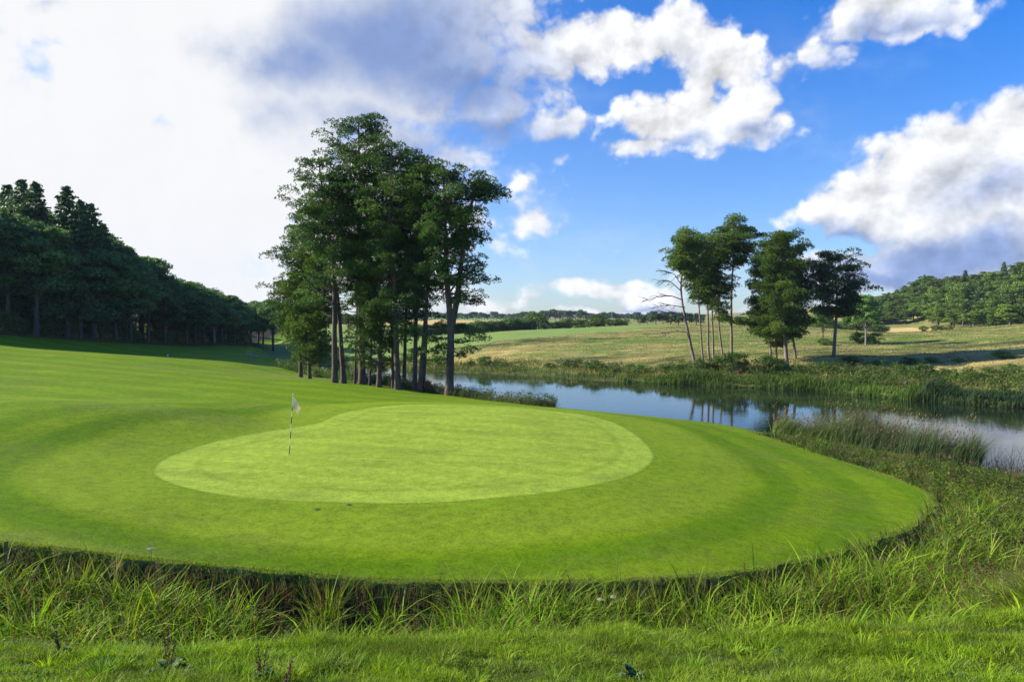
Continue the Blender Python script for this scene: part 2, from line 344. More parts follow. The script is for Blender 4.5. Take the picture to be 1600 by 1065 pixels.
    mead = T.mix(attr(T, 'straw'), mead, T.mix(T.mr(mq, .45, .58), (0.46, 0.34, 0.13), (0.22, 0.20, 0.06)))
    mead = T.mix(T.m('MULTIPLY', attr(T, 'mgreen'), T.mr(mq, .35, .5)), mead, (0.085, 0.165, 0.020))
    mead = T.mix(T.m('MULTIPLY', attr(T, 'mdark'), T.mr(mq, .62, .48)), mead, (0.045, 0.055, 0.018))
    mead = T.mix(attr(T, 'wheat'), mead, (0.50, 0.36, 0.15))
    c = T.mix(attr(T, 'w_low'), turf, rough)
    c = T.mix(attr(T, 'soil'), c, soil)
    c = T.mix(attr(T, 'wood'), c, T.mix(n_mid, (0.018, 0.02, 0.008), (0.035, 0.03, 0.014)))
    c = T.mix(attr(T, 'far'), c, mead)
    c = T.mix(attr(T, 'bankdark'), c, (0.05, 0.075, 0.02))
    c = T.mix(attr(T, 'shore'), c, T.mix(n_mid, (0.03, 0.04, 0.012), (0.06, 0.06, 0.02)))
    b = T.n('ShaderNodeBump', None, Strength=.35, Distance=.012, Height=T.m('ADD', n_ff, T.m('MULTIPLY', n_f, 2.0)))
    p = T.n('ShaderNodeBsdfPrincipled', None, Base_Color=c, Roughness=.85, Normal=b.outputs[0])
    p.inputs['Specular IOR Level'].default_value = .04
    try:
        p.inputs['Sheen Weight'].default_value = 0.0
    except Exception: pass
    return finish(m, T, p.outputs[0])
M_GROUND = ground_mat()
# ------------------------------------------------------------------ terrain mesh (fan-shaped grid, fine near the viewer, to the horizon)
def build_terrain():
    ang = np.concatenate([np.arange(-100, -39, 1.0), np.arange(-39, 39, .1), np.arange(39, 100.5, 1.0)])*PI/180
    r = [0.8]
    while r[-1] < 5000:
        x = r[-1]; r.append(x*(1.03 if x < 5 else 1.0065 if x < 75 else 1.012 if x < 350 else 1.05))
    r = np.array(r)
    Rr, Aa = np.meshgrid(r, ang, indexing='ij'); x = Rr*np.sin(Aa); y = Rr*np.cos(Aa)
    z, dp, dl, far, w = terrain(x, y)
    dg = np.full(x.shape, -50.); sel = (np.abs(x) < 40) & (y < 80) & (y > 2); dg[sel] = sdf(green, x[sel], y[sel])
    k = sstep(-9, -5, dg)
    # mowing: rings round the green, gentle lanes over the fairway beyond
    lanes = (y+0.28*x+3*np.sin(x*.05))/2.3
    ring = -dg/1.15
    # blend by closeness to the green, on the side nearer to the viewer
    kk = sstep(-13, -8, dg)*(1-sstep(30, 44, y)); kk = np.maximum(kk, sstep(-30, -26, dg)*(y < 30)*(x > -13))
    stripe = np.where(kk > .5, ring, lanes)
    gstripe = (x*.35+y)/1.0
    contrast = .5+0*(1-kk)*sstep(24, 34, y)
    fz = (1-far)
    wl = w*1.0
    soil = sstep(-.02, .05, -dp)*(1-sstep(.9, 1.6, -dp))*(1-sstep(22, 26, y))
    bx, by = (hit_A(470, 590)); dry = np.exp(-(((x-bx)/6)**2+((y-by)/2.2)**2))*.9
    for (qx, qy, sx, sy, am) in [(245,573,3.5,1.5,.35),(250,640,4,1.2,.25),(620,598,8,1.2,.6),(40,850,3,.5,.45),(0,840,2,.6,.3)]:
        ax, ay = hit_A(qx, qy); dry = np.maximum(dry, am*np.exp(-(((x-ax)/sx)**2+((y-ay)/sy)**2)))
    # dry rim along the edge of the plateau
    dry = np.maximum(dry, .5*(1-sstep(0, .35, dp))*(dp > -.1)*(1-far))
    px = 800+F*x/np.maximum(y, 1)
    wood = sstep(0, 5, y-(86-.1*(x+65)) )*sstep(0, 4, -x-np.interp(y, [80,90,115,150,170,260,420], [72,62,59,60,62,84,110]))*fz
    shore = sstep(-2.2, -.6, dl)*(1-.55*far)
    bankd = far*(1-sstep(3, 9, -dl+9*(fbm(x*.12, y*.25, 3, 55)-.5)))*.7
    smoothf = far*sstep(-2, 4, y-np.interp(x, [-40,-18,20,45,60], [140,150,172,196,260]))*(1-sstep(30, 60, x))
    straw = far*np.exp(-((y-128-(.0)*x)/9)**2)*np.exp(-((x+3)/14)**2)*.9
    for (qx, qd, sx, sy, am) in [(1120,101,13,3,.8),(1220,97,12,3,.8),(1560,84,14,6,.8),(1450,98,9,5,.6),(1000,118,10,4,.5)]:
        ax = (qx-800)/F*qd; straw = np.maximum(straw, far*am*np.exp(-(((x-ax)/sx)**2+((y-qd)/sy)**2)))
    inr = lambda a, b, c, d: sstep(0, 1.5, x-a)*sstep(0, 1.5, b-x)*sstep(0, 2, y-c)*sstep(0, 2, d-y)
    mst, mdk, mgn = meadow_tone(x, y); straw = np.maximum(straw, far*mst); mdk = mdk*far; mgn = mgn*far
    wheat = far*np.maximum(inr(100, 134, 218, 320), inr(-120, -2, 338, 440))
    wheat = np.maximum(wheat, far*inr(30, 95, 700, 900)*.7)
    V = np.stack([x, y, z], -1)
    nr, na = x.shape
    du = np.gradient(V, axis=0); dv = np.gradient(V, axis=1); N = np.cross(dv, du); N /= np.linalg.norm(N, axis=2)[..., None]
    i = np.arange(nr-1)[:, None]*na; j = np.arange(na-1)[None]
    Q = np.stack([i+j, i+j+1, i+na+j+1, i+na+j], -1).reshape(-1, 4)[:, ::-1]
    # orientation: normals up
    fm = lambda a: (a[:-1, :-1]+a[1:, 1:]).ravel()/2
    cdg, cdp, cf, cw, cdl, cy, cx = map(fm, (dg, dp, far, w, dl, y, x)); cwh = fm(wheat); cwd = fm(wood)
    reg = np.zeros(len(Q), int)                                      # 0 near ground (foreground grass)
    reg[(cf < .5) & (cw < .5)] = 1                                   # fairway
    reg[(cw >= .5) & (-cdp < 3.2) & (cf < .5)] = 5                   # ditch
    reg[cdg > 0] = 2
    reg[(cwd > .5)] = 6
    reg[cf >= .5] = 3
    reg[cwh > .5] = 4
    reg[cdl > 0] = 7
    names = {0: 'grass_bank', 1: 'fairway', 2: 'putting_green', 3: 'meadow', 4: 'wheat_field', 5: 'ditch', 6: 'woodland_floor', 7: 'lake_bed'}
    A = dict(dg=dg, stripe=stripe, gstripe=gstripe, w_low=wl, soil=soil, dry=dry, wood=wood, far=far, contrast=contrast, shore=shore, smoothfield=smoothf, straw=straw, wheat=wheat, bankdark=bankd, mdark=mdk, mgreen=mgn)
    Vf = V.reshape(-1, 3); Nf = N.reshape(-1, 3)
    if Nf[:, 2].mean() < 0: Nf = -Nf
    q = Q[len(Q)//2]; e = np.cross(Vf[q[1]]-Vf[q[0]], Vf[q[2]]-Vf[q[0]])
    if e[2] < 0: Q = Q[:, ::-1]
    for k_, nm in names.items():
        q = Q[reg == k_]
        if not len(q): continue
        u, inv = np.unique(q, return_inverse=True); q2 = inv.reshape(q.shape)
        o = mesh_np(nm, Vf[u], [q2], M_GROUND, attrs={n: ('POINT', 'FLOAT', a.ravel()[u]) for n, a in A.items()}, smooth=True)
        o.data.normals_split_custom_set_from_vertices(Nf[u].astype(float).tolist())
        tag(o, kind='structure')
build_terrain()
# ------------------------------------------------------------------ lake
m, T = new_mat('water')
pos = T.n('ShaderNodeTexCoord').outputs['Object']
h = T.m('ADD', T.noise(T.vm('MULTIPLY', pos, (1.0, 1.6, 1)), .9, 3, .55), T.m('MULTIPLY', T.noise(T.vm('MULTIPLY', pos, (1.0, 2.2, 1)), 4.5, 2, .5), .22))
amp = T.mr(T.noise(T.vm('MULTIPLY', pos, (.02, .06, 1)), 1.0, 3, .5), .42, .66, .003, .014)
bmp = T.n('ShaderNodeBump', None, Strength=1.0, Distance=amp, Height=h)
scum = T.mr(T.noise(T.vm('MULTIPLY', pos, (.05, .22, 1)), 1.0, 4, .6), .62, .70, 0, .16)
wc = T.mix(scum, (0.010, 0.018, 0.010), (0.10, 0.11, 0.08))
pw = T.n('ShaderNodeBsdfPrincipled', None, Base_Color=wc, Roughness=T.m('MULTIPLY_ADD', scum, .5, .03), IOR=1.33, Normal=bmp.outputs[0])
M_WATER = finish(m, T, pw.outputs[0])
P = np.array(lake); cen = P.mean(0)
gx, gy = np.meshgrid(np.linspace(-60, 302, 60), np.linspace(18, 142, 30), indexing='ij')
V = np.stack([gx.ravel(), gy.ravel(), np.full(gx.size, ZW)], -1); i = np.arange(59)[:, None]*30; j = np.arange(29)[None]
Q = np.stack([i+j, i+30+j, i+30+j+1, i+j+1], -1).reshape(-1, 4)
cc_ = V[Q].mean(1); Q = Q[sdf(lake, cc_[:, 0], cc_[:, 1]) > -7]
u, inv = np.unique(Q, return_inverse=True)
tag(mesh_np('lake', V[u], [inv.reshape(Q.shape)], M_WATER), kind='structure')
# ------------------------------------------------------------------ plant materials
def foliage_mat(name, ca, cb, trans=.3, rnd=.35, rough=.55):
    m, T = new_mat(name)
    t = attr(T, 'tint'); oi = T.n('ShaderNodeObjectInfo').outputs['Random']
    c = T.mix(t, ca, cb)
    c = T.mix(1.0, c, T.mr(oi, 0, 1, 1-rnd, 1+rnd), 'MULTIPLY')
    p = T.n('ShaderNodeBsdfPrincipled', None, Base_Color=c, Roughness=rough); p.inputs['Specular IOR Level'].default_value = .25
    tr = T.n('ShaderNodeBsdfTranslucent', None, Color=T.mix(1.0, c, (1.25, 1.3, .55), 'MULTIPLY'))
    mx = T.n('ShaderNodeMixShader', None, i0=trans, i1=p.outputs[0], i2=tr.outputs[0])
    return finish(m, T, mx.outputs[0])
def bark_mat(name, ca, cb, upper=None, h0=6, h1=11, sc=5):
    m, T = new_mat(name)
    pos = T.n('ShaderNodeTexCoord').outputs['Object']
    n = T.noise(T.vm('MULTIPLY', pos, (1, 1, .3)), sc, 5, .65)
    c = T.mix(T.mr(n, .35, .65), ca, cb)
    if upper: c = T.mix(T.mr(T.n('ShaderNodeSeparateXYZ', None, i0=pos).outputs[2], h0, h1), c, T.mix(n, upper, tuple(v*.6 for v in upper)))
    b = T.n('ShaderNodeBump', None, Strength=.8, Distance=.05, Height=n)
    p = T.n('ShaderNodeBsdfPrincipled', None, Base_Color=c, Roughness=.9, Normal=b.outputs[0])
    return finish(m, T, p.outputs[0])
def blade_mat(name, trans=.35):
    m, T = new_mat(name)
    c = T.n('ShaderNodeAttribute', dict(attribute_name='col')).outputs['Color']
    p = T.n('ShaderNodeBsdfPrincipled', None, Base_Color=c, Roughness=.6); p.inputs['Specular IOR Level'].default_value = .16
    tr = T.n('ShaderNodeBsdfTranslucent', None, Color=T.mix(1.0, c, (1.25, 1.25, .5), 'MULTIPLY'))
    mx = T.n('ShaderNodeMixShader', None, i0=trans, i1=p.outputs[0], i2=tr.outputs[0])
    return finish(m, T, mx.outputs[0])
def plain(name, col, rough=.6, **kw):
    m, T = new_mat(name)
    n = T.noise(T.n('ShaderNodeTexCoord').outputs['Object'], 12, 3, .6)
    c = T.mix(T.mr(n, .3, .7, 0, 1), col, tuple(v*.8 for v in col))
    p = T.n('ShaderNodeBsdfPrincipled', None, Base_Color=c, Roughness=rough)
    return finish(m, T, p.outputs[0])
M_PINE = foliage_mat('pine_needles', (0.020, 0.066, 0.013), (0.130, 0.215, 0.040), .30, .12)
M_PINE2 = foliage_mat('pine_needles_blue', (0.026, 0.070, 0.016), (0.095, 0.165, 0.036), .27, .12)
M_PINEY = foliage_mat('pine_needles_yellow', (0.042, 0.092, 0.013), (0.140, 0.205, 0.030), .30, .12)
M_PINER = foliage_mat('pine_needles_sunlit', (0.050, 0.105, 0.014), (0.190, 0.270, 0.040), .36, .12)  # sunlight on the pines across the lake is put into this brighter colour
M_IVY = foliage_mat('ivy_leaves', (0.028, 0.070, 0.012), (0.110, 0.190, 0.026), .28, .15)
M_BROAD = foliage_mat('broad_leaves', (0.055, 0.125, 0.042), (0.145, 0.235, 0.055), .35, .35)
M_SPRUCE = foliage_mat('spruce_needles', (0.030, 0.080, 0.030), (0.085, 0.155, 0.042), .25, .25)
M_FOREST = foliage_mat('forest_leaves', (0.055, 0.110, 0.014), (0.130, 0.190, 0.026), .25, .35)
M_FARTREE = foliage_mat('far_leaves', (0.030, 0.065, 0.022), (0.055, 0.095, 0.030), .1, .3)
M_BUSH = foliage_mat('bush_leaves', (0.045, 0.095, 0.016), (0.120, 0.190, 0.032), .3, .3)
M_BARK = bark_mat('pine_bark', (0.040, 0.028, 0.022), (0.125, 0.085, 0.065), (0.24, 0.115, 0.06), 7, 13)
M_BARK2 = bark_mat('pine_bark_pale', (0.085, 0.066, 0.052), (0.26, 0.19, 0.15), (0.30, 0.15, 0.08), 6, 12)
M_BARKD = bark_mat('dark_bark', (0.04, 0.035, 0.028), (0.10, 0.085, 0.065))
M_BARKG = bark_mat('grey_bark', (0.10, 0.095, 0.08), (0.24, 0.23, 0.20))
M_BLADE = blade_mat('grass_blades')
# ------------------------------------------------------------------ plant geometry
def unit(v): return v/(np.linalg.norm(v, axis=-1, keepdims=True)+1e-9)
def cards(rng, C, N, size, aspect=.55, jit=.7):
    n = len(C); N = unit(N+rng.normal(0, jit, (n, 3)))
    u = unit(np.cross(N, rng.normal(0, 1, (n, 3)))); v = np.cross(N, u)
    s = (size*rng.uniform(.6, 1.3, n))[:, None]
    V = np.stack([C-u*s*.5, C+v*s*aspect*.5, C+u*s*.5, C-v*s*aspect*.5], 1).reshape(-1, 3)
    return V, np.arange(4*n).reshape(-1, 4)
def tufts(rng, C, N, length, width, k=3, up=.25):
    n = len(C); C = np.repeat(C, k, 0); N = np.repeat(N, k, 0)
    d = unit(N+rng.normal(0, .75, (n*k, 3))+np.array([0, 0, up])); L = (length*rng.uniform(.6, 1.2, n*k))[:, None]
    s = unit(np.cross(d, rng.normal(0, 1, (n*k, 3))))*width
    mid = C+d*L*.45
    V = np.stack([C, mid+s*.5, C+d*L, mid-s*.5], 1).reshape(-1, 3)
    return V, np.arange(4*n*k).reshape(-1, 4)
def ell_pts(rng, n):
    return unit(rng.normal(0, 1, (n, 3)))
def interp_path(path, t):
    path = np.asarray(path, float); k = np.linspace(0, 1, len(path)); return np.stack([np.interp(t, k, path[:, i]) for i in range(3)], -1)
def pine(seed, H, lean, prof, limbs=46, r0=.32, mat=None, bark=None, tl=.185, dens=1.0, flat=.66, padr=.66, fork=None, dead=0, low=None, sink=.3):
    """lean: [(frac, dx, dy)]; prof: [(frac, radius)] of the crown; low: extra hanging sprays [(frac, length, azimuth)]"""
    rng = np.random.default_rng(seed)
    fr = np.linspace(0, 1, 26); L = np.array(lean, float)
    tx = np.interp(fr, L[:, 0], L[:, 1])+np.cumsum(rng.normal(0, .035, 26)); ty = np.interp(fr, L[:, 0], L[:, 2])+np.cumsum(rng.normal(0, .035, 26))
    tx = np.convolve(np.pad(tx, 2, 'edge'), np.ones(5)/5, 'valid'); ty = np.convolve(np.pad(ty, 2, 'edge'), np.ones(5)/5, 'valid')
    tx -= tx[0]; ty -= ty[0]
    path = np.stack([tx, ty, fr*H-sink*(fr < .01)], -1)
    rad = .74*r0*(1-.80*fr**1.1); rad[0] *= 1.45; rad[1] *= 1.08
    parts = [tube(path, rad, 10)]; limbp = []; C, N, TT = [], [], []
    pr = np.array(prof, float)
    def pad(c, r, tint, n):
        q = ell_pts(rng, n); q[:, 2] = np.where(q[:, 2] < -.25, -q[:, 2]*.6, q[:, 2])
        rr = rng.uniform(.55, 1.0, n)**.4
        C.append(c+q*rr[:, None]*np.array([r, r, r*flat])); N.append(q*np.array([1, 1, 1.3])); TT.append(np.clip(tint-.12+rng.normal(0, .2, n), 0, 1))
    def limb(start, az, ln, rise, rr, pads=True, deadl=False):
        t = np.linspace(0, 1, 6); d = np.array([math.cos(az), math.sin(az), 0]); bend = rng.normal(0, .14)
        side = np.array([-d[1], d[0], 0])
        pp = start+np.outer(t*ln, d)+np.outer(np.sin(t*2.4)*bend*ln, side); pp[:, 2] += rise*t**1.3*ln-.10*ln*np.sin(t*PI)
        pp += rng.normal(0, .02*ln, pp.shape)*(t[:, None] > 0)
        limbp.append(tube(pp, rr*(1-.8*t)+.008, 5))
        if deadl:
            for _ in range(7):
                t0 = rng.uniform(.25, .95); q = interp_path(pp, t0); a2 = az+rng.choice([-1, 1])*rng.uniform(.3, .9); l2 = ln*rng.uniform(.15, .4)
                e = q+np.array([math.cos(a2)*l2, math.sin(a2)*l2, rng.uniform(-.25, .35)*l2]); mdl = (q+e)/2+rng.normal(0, .06*l2, 3)
                limbp.append(tube([q, mdl, e], [rr*.35*(1-t0*.5), rr*.22, .006], 4))
            return
        tint = rng.uniform(.1, .8)
        for tt in ((.5, .78, 1.0) if ln > 1.6 else (.65, 1.0)):
            q = interp_path(pp, tt)
            for _ in range(2 if ln > 1.2 else 1):
                o = rng.normal(0, .30, 3)*ln*.5*np.array([1, 1, .8])*(tt*.8+.2); r = padr*rng.uniform(.55, 1.3)*(.55+.22*min(ln, 3.2))
                q2 = q+o; pad(q2, r, tint, int(58*dens*r*r/.55+10))
                if np.linalg.norm(o) > .4: limbp.append(tube([q, (q+q2)/2+rng.normal(0, .05, 3), q2], [rr*.35, rr*.25, .01], 3))
    f0, f1 = pr[0, 0], pr[-1, 0]
    limbs = int(limbs*.98)
    for i in range(limbs):
        u = (i+rng.uniform(0, 1))/limbs; f = f0+(f1-f0)*u
        ln = np.interp(f, pr[:, 0], pr[:, 1])*rng.uniform(.55, 1.12)
        if ln < .25: continue
        az = i*2.399+rng.normal(0, .8)
        fs = max(.05, f-.10*ln/H*3); st = interp_path(path, min(fs, .985)); limb(st, az, ln, rng.uniform(.05, .75), rad[min(25, int(fs*25))]*.42)
    for _ in range(8): pad(path[-1]+rng.normal(0, .62, 3)*np.array([1, 1, .4])-np.array([0, 0, .25]), padr*.95, .6, int(50*dens))
    for (f, ln, az) in (low or []): limb(interp_path(path, f), az, ln, rng.uniform(-.15, .05), .07)
    if fork:
        f, pts, fr_ = fork; s0 = interp_path(path, f); pp = np.concatenate([[s0], s0+np.array(pts, float)]); rf = np.linspace(fr_, .07, len(pp)); parts.append(tube(pp, rf, 8))
        for _ in range(8): pad(pp[-1]+rng.normal(0, .6, 3)*np.array([1, 1, .5]), padr, .6, int(60*dens))
        for i in range(int(limbs*.5)):
            u = rng.uniform(.35, 1); st = interp_path(pp, u); limb(st, i*2.399, rng.uniform(.5, 1.0)*np.interp(min(st[2]/H, 1), pr[:, 0], pr[:, 1]), rng.uniform(0, .4), .07)
    for i in range(dead):
        f = rng.uniform(.3, max(f0+.05, .35)); limb(interp_path(path, f), rng.uniform(0, 2*PI), rng.uniform(.6, 1.8), rng.uniform(-.2, .4), .035, deadl=True)
    C = np.concatenate(C); N = unit(np.concatenate(N)); TT = np.concatenate(TT)
    V, Q = tufts(rng, C, N, tl, tl*.30, 4)
    return dict(trunk=join(parts), limbs=join(limbp), crown=(V, Q, np.repeat(TT, 4)), mats=(bark or M_BARK, mat or M_PINE))
def put_tree(name, D, loc, rz=0, label=None, cat='tree', group=None, **kw):
    r = empty(name, loc, rz, label=label, cat=cat, group=group)
    tv, tq = join([D['trunk'], D['limbs']]) if D.get('limbs') is not None else D['trunk']
    mesh_np('trunk', tv, [tq], D['mats'][0], r, smooth=True)
    V, Q, t = D['crown']; mesh_np('crown', V, [Q], D['mats'][1], r, attrs=dict(tint=('FACE', 'FLOAT', t)))
    return r
ORD = 'first second third fourth fifth sixth seventh eighth ninth tenth eleventh twelfth thirteenth fourteenth fifteenth sixteenth seventeenth eighteenth nineteenth twentieth'.split()
ORD += ['twenty '+o for o in ORD[:9]]+['thirtieth']+['thirty '+o for o in ORD[:9]]
def order_labels(objs, fmt):
    objs = sorted(objs, key=lambda o: o.location.x/o.location.y)
    for i, o in enumerate(objs): o['label'] = fmt % ORD[i] if i < len(ORD) else o['label']
def crown_lobes(rng, centre, rad, nl, lr, n_per, size, shell=.75, jit=.6, full=False, aspect=.55):
    """leaf clumps over an ellipsoidal envelope"""
    q = ell_pts(rng, nl)
    if not full: q[:, 2] = np.where(q[:, 2] < -.55, -q[:, 2], q[:, 2])
    cs = np.array(centre)+q*np.array(rad)*rng.uniform(shell*.6, 1.0, nl)[:, None]
    C, N, TT = [], [], []
    for c in cs:
        r = lr*rng.uniform(.6, 1.25); n = int(n_per*(r/lr)**2); e = ell_pts(rng, n)
        e[:, 2] = np.where(e[:, 2] < -.4, -e[:, 2]*.5, e[:, 2])
        pts = c+e*np.array([r, r, r*.72])*rng.uniform(.62, 1.05, n)[:, None]
        C.append(pts); N.append(e); TT.append(np.clip(rng.uniform(.15, .75)+rng.normal(0, .16, n), 0, 1))
    C = np.concatenate(C); N = np.concatenate(N); TT = np.concatenate(TT)
    V, Q = cards(rng, C, N, size, aspect, jit)
    return V, Q, TT, cs
def broad(seed, H, R, z0, nl=46, lr=1.5, n=150, size=.36, mat=None, bark=None, r0=.3, aspect=.6):
    rng = np.random.default_rng(seed)
    c = (0, 0, (H+z0)/2); V, Q, TT, cs = crown_lobes(rng, c, (R, R, (H-z0)/2-.6), nl, lr, n, size, aspect=aspect)
    t = np.linspace(0, 1, 8); path = np.stack([np.sin(t*2+seed)*.25*t, np.cos(t*3+seed)*.2*t, t*H*.8-.3], -1)
    path -= path[0]*np.array([1, 1, 0]); parts = [tube(path, r0*(1.25-.95*t), 8)]
    for k in range(0, len(cs), 2):
        s = interp_path(path, rng.uniform(.35, .9)); e = cs[k]; mdl = (s+e)/2+rng.normal(0, .3, 3)+np.array([0, 0, -.3]); parts.append(tube([s, mdl, e], [r0*.32, r0*.2, .03], 4))
    return dict(trunk=join(parts), crown=(V, Q, TT), mats=(bark or M_BARKD, mat or M_BROAD))
def spruce(seed, H, R, z0, n=3400, size=.42, mat=None, droop=.25, fill=1.0):
    rng = np.random.default_rng(seed); C, N, TT = [], [], []
    t = np.linspace(0, 1, 8); path = np.stack([0*t, 0*t, t*H-.3], -1); parts = [tube(path, .28*(1.1-t), 7)]
    nb = int(H*7)
    for i in range(nb):
        f = (i+.5)/nb; z = z0+(H-z0)*f; ln = R*(1-f)**.8*rng.uniform(.55, 1.15)+.25; az = i*2.399+rng.normal(0, .3); d = np.array([math.cos(az), math.sin(az), 0])
        k = max(8, int(n/nb*(1.5-f))); s = rng.uniform(.15, 1, k)**.7
        p = np.array([0, 0, z])+np.outer(s*ln, d)+rng.normal(0, .12+.13*ln, (k, 3))*np.array([1, 1, .45])*s[:, None]; p[:, 2] -= droop*ln*s
        C.append(p); N.append(np.tile(d*.6+np.array([0, 0, .8]), (k, 1))); TT.append(np.clip(rng.uniform(.1, .8)+rng.normal(0, .15, k), 0, 1))
        e = np.array([0, 0, z])+d*ln*.9; e[2] -= droop*ln*.9
        if i % 2 == 0: parts.append(tube([np.array([0, 0, z]), e], [.05, .01], 3))
    V, Q = cards(rng, np.concatenate(C), np.concatenate(N), size, .5, .6)
    return dict(trunk=join(parts), crown=(V, Q, np.concatenate(TT)), mats=(M_BARKD, mat or M_SPRUCE))
# ------------------------------------------------------------------ pine grove on the near shore
MPX = 1/F
GROVE = [
 # px, D, H, lean, prof, kw, label
 (523,58,18.2,[(0,0,0),(.35,-.15,0),(.6,-.5,0),(.8,-.9,0),(1,-1.5,0)],[(.42,1.4),(.55,2.9),(.7,2.9),(.88,2.6),(1,1.0)],dict(limbs=46,r0=.33,dead=9,low=[(.40,3.0,2.9),(.36,2.6,3.6)]),'tall pine with a straight bare trunk, leftmost of the thick trunks in the grove'),
 (537,58.6,17.4,[(0,0,0),(.3,-.45,0),(.55,-.95,0),(.8,-.5,0),(1,-.1,0)],[(.58,1.2),(.7,2.0),(.88,2.2),(1,1.0)],dict(limbs=30,r0=.29,dead=8),'pine whose bare trunk leans left across its thicker neighbour'),
 (554.5,59.6,12.5,[(0,0,0),(.6,.1,0),(1,.15,0)],[(.18,1.0),(.5,1.6),(.8,1.5),(1,.6)],dict(limbs=30,r0=.15,dead=4,mat=M_PINEY),'short slim pine with low yellowish green sprays, third trunk from the left of the grove'),
 (566,60,22.4,[(0,0,0),(.5,-.1,0),(.8,0,0),(1,-.2,0)],[(.34,1.2),(.45,1.9),(.6,2.5),(.8,2.9),(.93,2.7),(1,1.3)],dict(limbs=84,r0=.40,dead=6),'tallest pine of the grove, its dark top standing above all the others'),
 (578,58.6,13.5,[(0,0,0),(.5,.1,0),(1,.3,0)],[(.26,1.1),(.7,1.6),(1,.6)],dict(limbs=32,r0=.14,mat=M_PINEY),'thin young pine right beside the tallest pine'),
 (592,57,14.6,[(0,0,0),(.5,-.1,0),(1,-.2,0)],[(.11,1.2),(.3,1.9),(.5,2.0),(.8,1.7),(1,.7)],dict(limbs=64,r0=.27,mat=M_IVY,dens=1.1,flat=.8,padr=.66,tl=.2),'pine clothed low down in dense bright ivy in the middle of the grove'),
 (614,57.8,18.6,[(0,0,0),(.5,-.2,0),(1,-.5,0)],[(.26,1.2),(.55,1.6),(.8,1.8),(1,.8)],dict(limbs=34,r0=.17,dead=4,mat=M_PINE2),'slim pine touching the left side of a thicker pale trunk'),
 (621.5,56,19.4,[(0,0,0),(.4,-.25,0),(.7,-.7,0),(1,-.5,0)],[(.22,1.4),(.4,1.6),(.6,2.2),(.75,2.8),(.9,2.6),(1,1.0)],dict(limbs=60,r0=.33,dens=1.05),'stout pine with a broad bright green crown in the middle of the grove'),
 (631,60.5,20.0,[(0,0,0),(.5,.2,0),(1,.7,0)],[(.30,1.2),(.5,1.8),(.75,2.3),(.92,2.2),(1,.9)],dict(limbs=50,r0=.22,mat=M_PINE2),'dark slender pine standing behind the stout bright crowned one'),
 (648,56.6,18.4,[(0,0,0),(.35,.1,0),(.7,.25,0),(1,.1,0)],[(.34,1.1),(.5,1.7),(.75,2.0),(.9,2.0),(1,.8)],dict(limbs=44,r0=.26,dead=5,mat=M_PINE2),'upright pine, left one of the three close trunks right of the middle'),
 (656,56,17.6,[(0,0,0),(.4,.5,0),(.7,.7,0),(1,.6,0)],[(.42,1.3),(.6,1.8),(.85,2.1),(1,.9)],dict(limbs=36,r0=.26,dead=5,low=[(.3,1.6,.2)]),'pine with a trunk leaning right, middle one of the three close trunks'),
 (663,57,14.8,[(0,0,0),(.4,.15,0),(1,.2,0)],[(.40,1.3),(.7,1.6),(1,.7)],dict(limbs=28,r0=.15,mat=M_PINE2,low=[(.22,1.3,2.0)]),'thin short pine, right one of the three close trunks'),
 (702,54.8,17.8,[(0,0,0),(.28,.15,0),(.5,-.25,0),(.75,-.2,0),(1,-.5,0)],[(.42,1.5),(.52,1.9),(.7,2.1),(.88,2.5),(1,1.5)],
   dict(limbs=58,r0=.44,dead=6,fork=(.28,[(.45,0,2.2),(.8,0,5.2),(1.15,0,8.2),(1.7,0,10.2),(1.95,0,11.2)],.26),low=[(.24,2.4,.2),(.26,1.8,2.9),(.17,1.6,3.6),(.2,2.0,-.5),(.3,1.4,1.2),(.22,1.6,2.2),(.42,2.8,.1),(.5,3.0,-.2)]),'forked pine at the right end of the grove with low side sprays over the water'),
 (484,63.5,12.6,[(0,0,0),(.5,-.2,0),(1,.4,0)],[(.12,1.3),(.25,2.0),(.5,2.4),(.8,1.9),(1,.7)],dict(limbs=90,r0=.22,mat=M_PINEY,dens=.95,flat=.6,padr=.7),'bushy tree with yellowish foliage down to the ground at the left of the grove'),
 (470,66,15.8,[(0,0,0),(.5,-.2,0),(1,.9,0)],[(.14,1.4),(.3,2.0),(.5,2.3),(.7,2.3),(.9,1.6),(1,.7)],dict(limbs=84,r0=.24,dens=.95),'leafy pine forming the far left edge of the grove'),
]
for i, (px, D, H, lean, prof, kw, lab) in enumerate(GROVE):
    x, y, z = at(px, D)
    put_tree('pine_tree', pine(100+i, H, lean, prof, **kw), (x, y, z), label=lab, cat='tree', group='pines of the grove by the green')
